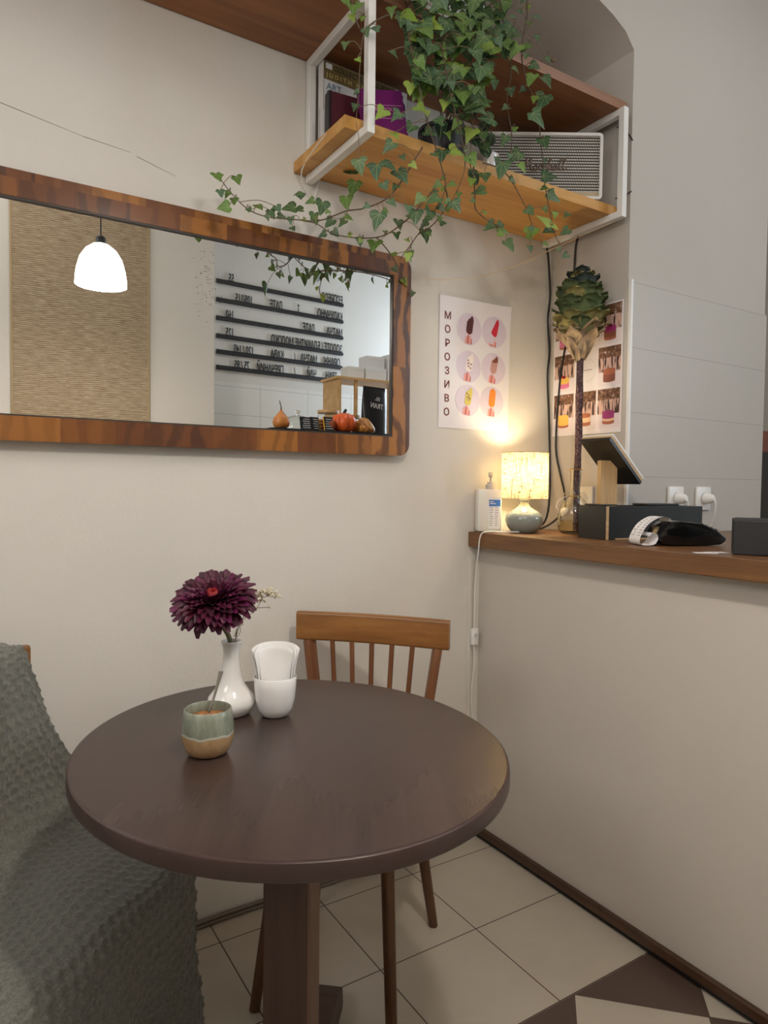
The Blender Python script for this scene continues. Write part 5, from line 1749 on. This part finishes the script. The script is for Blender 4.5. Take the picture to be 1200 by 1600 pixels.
WA = math.atan2(-0.2, 2.69)
def on_wall(x_, z_, out=0.0):
    return (x_, -3.0 + (x_ + 0.09) * -0.2 / 2.69 + out, z_)
m_letter = plain('letter_black', (26, 25, 25), 0.5)
rails = [(2.632, [(0, 'ЕСПРЕСО'), (0.92, '55')], 'espresso'), (2.502, [(0, 'КАПУЧИНО'), (0.39, 'І'), (0.53, 'ЛАТЕ'), (0.775, '105/115')], 'cappuccino'), (2.375, [(0, 'МАТЧА'), (0.25, 'ЛАТЕ'), (0.92, '160')], 'matcha latte'),
         (2.25, [(0, 'ЗОЛОТЕ / БЛАКИТНЕ МОЛОКО'), (0.92, '125')], 'golden and blue milk'), (2.14, [(0.02, 'ОРАНЖ'), (0.23, 'МАТЧА'), (0.42, '/'), (0.52, 'КАВА'), (0.765, '120 / 145')], 'orange matcha'), (2.03, [(0.05, 'ІВАН'), (0.235, 'ЧАЙ'), (0.42, '/'), (0.52, 'ГРЕЧАНИЙ'), (0.80, '75 / 85')], 'herbal tea')]
order = ['topmost', 'second from the top', 'third from the top', 'fourth from the top', 'fifth from the top', 'lowest']
for i, (z_, words_, what) in enumerate(rails):
    x0, x1 = 1.105, 0.055
    r_ = thing('menu_rail', 'black menu letter rail, ' + order[i] + ' of six, price ' + words_[-1][1].replace(' ', ''), 'menu', on_wall(x0, z_, 0.001), PI + WA, 'menu letter rails')
    bm = nb()
    box(bm, (0.525, -0.013, -0.010), (1.05, 0.024, 0.022), 0.001)
    box(bm, (0.525, -0.002, 0.006), (1.05, 0.003, 0.012), 0.0005)
    obj('rail', bm, m_letter, r_)
    for u, s_ in words_:
        text('lettering', s_, 0.082, m_letter, r_, (u, -0.010, 0.002), sx=0.50, ext=0.001, bold=0.0016)

# display case and what stands on it
dc = thing('display_case', 'pastry display case with a black top edge, reflected at the mirror bottom', 'display case', (0.53, -2.13, 0))
bm = nb()
box(bm, (0, 0, 0.45), (1.0, 0.40, 0.899), 0.004)
obj('body', bm, m_white, dc)
for sy in (-1, 1):
    obj('glass_pane', B((0, sy * 0.197, 1.205), (0.99, 0.005, 0.608)), m_glass, dc)
bm = nb()
box(bm, (0, 0, 1.519), (1.02, 0.42, 0.018), 0.002)
obj('top_plate', bm, m_blackmat, dc)
bm = nb()
for sx in (-1, 1):
    for sy in (-1, 1):
        box(bm, (sx * 0.4975, sy * 0.1975, 1.2045), (0.003, 0.003, 0.6095))
obj('corner_post', bm, m_black, dc)
ZD = 1.5285
m_org = plain('pumpkin_orange', (226, 98, 40), 0.4, var=0.15)
m_gourd = plain('gourd_tan', (190, 120, 56), 0.45, var=0.2)
m_stem_d = plain('dark_stalk', (40, 34, 28), 0.8)
def pumpkin(name, label, loc, prof, ribs, depth, mat, stalk, stretch=(1, 1), group=None):
    t = thing(name, label, 'pumpkin', loc, 0, group)
    bm = nb()
    lathe(bm, prof, (0, 0, 0), 60)
    for v in bm.verts:
        a = math.atan2(v.co.y, v.co.x)
        k = 1 - depth * (0.5 + 0.5 * math.cos(a * ribs)) ** 3
        v.co.x *= k * stretch[0]
        v.co.y *= k * stretch[1]
    obj('body', bm, mat, t, 'all')
    obj('stalk', T(stalk[0], stalk[1], 8, 4, stalk[2]), m_stem_d, t, True)
pumpkin('pumpkin', 'glossy orange pumpkin with a dark stalk on the display case, seen in the mirror', (0.535, -2.0, ZD), [(0, 0.004), (0.03, 0.001), (0.06, 0.012), (0.079, 0.045), (0.078, 0.075), (0.06, 0.105), (0.03, 0.117), (0.012, 0.112), (0, 0.108)], 8, 0.12, m_org, ([(0, 0, 0.106), (0.004, 0, 0.128), (0.014, 0, 0.142)], 0.012, 0.007))
pumpkin('pumpkin', 'small brownish orange pumpkin touching the glossy pumpkin on the display case', (0.425, -1.985, ZD), [(0, 0.003), (0.02, 0.001), (0.034, 0.01), (0.04, 0.03), (0.036, 0.055), (0.02, 0.07), (0, 0.066)], 7, 0.12, plain('pumpkin_brown', (150, 70, 36), 0.5, var=0.3), ([(0, 0, 0.066), (0.002, 0, 0.08)], 0.006, 0.004))
pumpkin('gourd', 'onion-shaped tan gourd with a thin forked stalk, alone on the display case', (0.115, -2.0, ZD), [(0, 0.003), (0.025, 0.001), (0.045, 0.014), (0.051, 0.036), (0.044, 0.062), (0.026, 0.084), (0.012, 0.1), (0.006, 0.112), (0, 0.113)], 4, 0.07, m_gourd, ([(0, 0, 0.112), (-0.003, 0, 0.135), (-0.012, 0, 0.165)], 0.004, 0.002))
spk = N('speckled_gourd')
spk.set(Base_Color=spk.ramp(spk.noise(spk.coord(), 70, 3, 0.7), [(0.42, srgb(120, 74, 30)), (0.55, srgb(216, 142, 52)), (0.66, srgb(240, 196, 120))]), Roughness=0.5)
pumpkin('gourd', 'cone-shaped speckled yellow brown gourd between the pumpkin and the black bag', (0.672, -1.995, ZD), [(0, 0.002), (0.05, 0.001), (0.075, 0.012), (0.072, 0.034), (0.052, 0.066), (0.03, 0.09), (0.012, 0.098), (0, 0.099)], 9, 0.08, spk.m, ([(0, 0, 0.097), (0.002, 0, 0.105)], 0.006, 0.004))
bg = thing('coffee_bag', 'black stand-up bag with small white print at the end of the display case', 'bag', (0.805, -2.09, ZD), PI - R(8))
bm = nb()
g = []
for j in range(11):
    v = j / 10
    th = 0.055 * (1 - v) ** 0.8 + 0.002
    wd = 0.086 + 0.012 * math.sin(v * PI * 0.9)
    ring_ = []
    for k in range(24):
        a = 2 * PI * k / 24
        ca, sa = math.cos(a), math.sin(a)
        ring_.append(bm.verts.new((math.copysign(abs(ca) ** 0.6, ca) * wd, math.copysign(abs(sa) ** 0.9, sa) * th, 0.0006 + v * 0.31)))
    g.append(ring_)
for a, b in zip(g, g[1:]):
    for k in range(24):
        bm.faces.new((a[k], a[(k + 1) % 24], b[(k + 1) % 24], b[k]))
bm.faces.new(g[0][::-1])
bm.faces.new(g[-1])
obj('body', bm, plain('bag_black', (26, 24, 27), 0.35, var=0.3), bg, True)
bm = nb()
box(bm, (0, 0, 0.298), (0.18, 0.008, 0.03), 0.001)
obj('seal', bm, m_black, bg)
text('lettering', 'TRAN', 0.05, m_white, bg, (-0.045, -0.040, 0.165), sx=0.8, rot=(PI / 2 - 0.17, R(-6), 0))
bm = nb()
for k in range(3):
    flat(bm, rotp(rect(-0.022, 0.222 + k * 0.009, 0.018 - 0.006 * k, 0.226 + k * 0.009), 0, 0.23, R(6)), -0.034 + 0.0 * k)
obj('print_lines', bm, m_white, bg)
for i, (x_, h_, w_, lab) in enumerate(((0.25, 0.075, 0.075, 'small black price card with white writing, the one nearest the tan gourd'), (0.325, 0.082, 0.06, 'small black price card with white writing, in the middle of the three'), (0.405, 0.085, 0.065, 'small black price card with a yellow edge beside the brownish pumpkin'))):
    t = thing('price_card', lab, 'card', (x_, -1.945 - 0.03 * (i == 1), ZD), PI - R(6), 'price cards on the display case')
    bm = nb()
    box(bm, (0, 0, h_ / 2), (w_, 0.004, h_), 0.0006)
    bmesh.ops.rotate(bm, cent=(0, 0, 0), matrix=Matrix.Rotation(R(-12), 3, 'X'), verts=bm.verts)
    bmesh.ops.translate(bm, vec=(0, 0, 0.0006), verts=bm.verts)
    obj('card', bm, m_blackmat, t)
    bm = nb()
    rr = random.Random(i + 3)
    for k in range(5):
        z_ = h_ * (0.86 - 0.17 * k)
        flat(bm, rect(-w_ * 0.42, z_ - 0.0045, -w_ * 0.42 + w_ * rr.uniform(0.5, 0.84), z_), -0.0026)
    bmesh.ops.rotate(bm, cent=(0, 0, 0), matrix=Matrix.Rotation(R(-12), 3, 'X'), verts=bm.verts)
    obj('writing', bm, plain('chalk_white', (206, 204, 206), 0.7), t)
    if i == 2:
        bm = nb()
        box(bm, (w_ / 2 + 0.002, 0, h_ / 2), (0.004, 0.006, h_))
        bmesh.ops.rotate(bm, cent=(0, 0, 0), matrix=Matrix.Rotation(R(-12), 3, 'X'), verts=bm.verts)
        bmesh.ops.translate(bm, vec=(0, 0, 0.0008), verts=bm.verts)
        obj('yellow_edge', bm, plain('card_yellow', (222, 168, 52), 0.5), t)
m_cookie = plain('cookie_tan', (186, 140, 92), 0.8, var=0.15)
for k in range(4):
    bm = nb()
    lathe(bm, [(0, 0), (0.036, 0), (0.041, 0.006), (0.040, 0.014), (0.03, 0.018), (0, 0.019)], (0, 0, 0), 24)
    tag(obj('cookie', bm, m_cookie, None, True, (0.385 + 0.003 * (k % 2), -2.055, ZD + 0.0005 + 0.0195 * k)), 'round tan cookie in the stack behind the price cards, ' + ['bottom one', 'second from the bottom', 'third from the bottom', 'top one'][k], 'cookie', 'stacked cookies')
dm = thing('glass_dome', 'clear glass cake dome with a knob behind the price cards', 'dome', (0.30, -2.17, ZD))
bm = nb()
do = [(0.11, 0.0), (0.11, 0.03), (0.098, 0.062), (0.07, 0.088), (0.035, 0.1), (0.01, 0.103)]
lathe(bm, do + [(r - 0.003, z - (0.003 if i else 0)) for i, (r, z) in enumerate(do)][::-1], (0, 0, 0), 40)
obj('bell', bm, m_glass, dm, True)
bm = nb()
lathe(bm, [(0, 0.1032), (0.008, 0.1035), (0.007, 0.112), (0.014, 0.122), (0.012, 0.134), (0, 0.138)], (0, 0, 0), 20)
obj('knob', bm, m_glass, dm, True)
for i, (x_, y_, h_, lab) in enumerate(((0.54, -2.22, 0.15, 'taller glass jar with a wooden lid behind the pumpkins'), (0.70, -2.22, 0.128, 'shorter glass jar with a wooden lid behind the speckled gourd'))):
    t = thing('glass_jar', lab, 'jar', (x_, y_, ZD))
    bm = nb()
    jo = [(0, 0.0006), (0.066, 0.0006), (0.07, 0.006), (0.07, h_ - 0.02), (0.066, h_ - 0.014)]
    lathe(bm, jo + [(max(r - 0.003, 0), z + (0.003 if k < 2 else 0)) for k, (r, z) in enumerate(jo)][::-1], (0, 0, 0), 36)
    obj('glass', bm, m_glass, t, True)
    bm = nb()
    cyl(bm, (0, 0, h_ - 0.0135), (0, 0, h_ + 0.004), 0.071, 0.071, 36)
    obj('lid', bm, m_crate, t)
# crate shelf with white boxes
cs = thing('crate_shelf', 'open pine crate shelf standing behind the display case, reflected in the mirror', 'shelf', (1.05, -2.62, 0))
bm = nb()
box(bm, (-0.002, 0, 1.955), (0.60, 0.26, 0.018), 0.001)
obj('top_board', bm, m_crate, cs)
for x_ in (-0.275, 0.275):
    bm = nb()
    box(bm, (x_, 0, 1.67), (0.016, 0.25, 0.549), 0.001)
    obj('side_board', bm, m_crate, cs)
bm = nb()
box(bm, (-0.14, 0.105, 1.67), (0.022, 0.022, 0.548), 0.001)
obj('upright', bm, m_crate, cs)
bm = nb()
box(bm, (0, 0, 1.386), (0.60, 0.26, 0.016), 0.001)
obj('bottom_board', bm, m_crate, cs)
bcn = thing('back_counter', 'white back counter under the crate shelf behind the bar', 'counter', (1.05, -2.62, 0))
bm = nb()
box(bm, (0, 0, 0.665), (0.9, 0.36, 1.328), 0.003)
obj('body', bm, m_white, bcn)
bm = nb()
box(bm, (0, 0, 1.3535), (0.92, 0.38, 0.048), 0.002)
obj('top', bm, m_crate, bcn)
for i, (x_, y_, z_, sx, sy, sz, lab) in enumerate(((0.93, -2.60, 1.9645, 0.13, 0.12, 0.085, 'small white carton at the free end of the crate shelf top'), (1.09, -2.60, 1.9645, 0.17, 0.14, 0.09, 'white carton on the crate shelf carrying another carton'), (1.09, -2.60, 2.055, 0.15, 0.12, 0.085, 'topmost white carton stacked on another above the crate shelf'), (1.25, -2.60, 1.9645, 0.12, 0.14, 0.20, 'tall white carton at the far end of the crate shelf top'))):
    t = thing('white_carton', lab, 'box', (x_, y_, z_), 0, 'white cartons on the crate shelf')
    bm = nb()
    box(bm, (0, 0, sz / 2), (sx, sy, sz - 0.001), 0.002)
    obj('carton', bm, m_white, t)
    bm = nb()
    box(bm, (0, sy / 2 + 0.0006, sz * 0.82), (sx * 0.98, 0.001, sz * 0.2))
    obj('flap', bm, m_plastic, t)
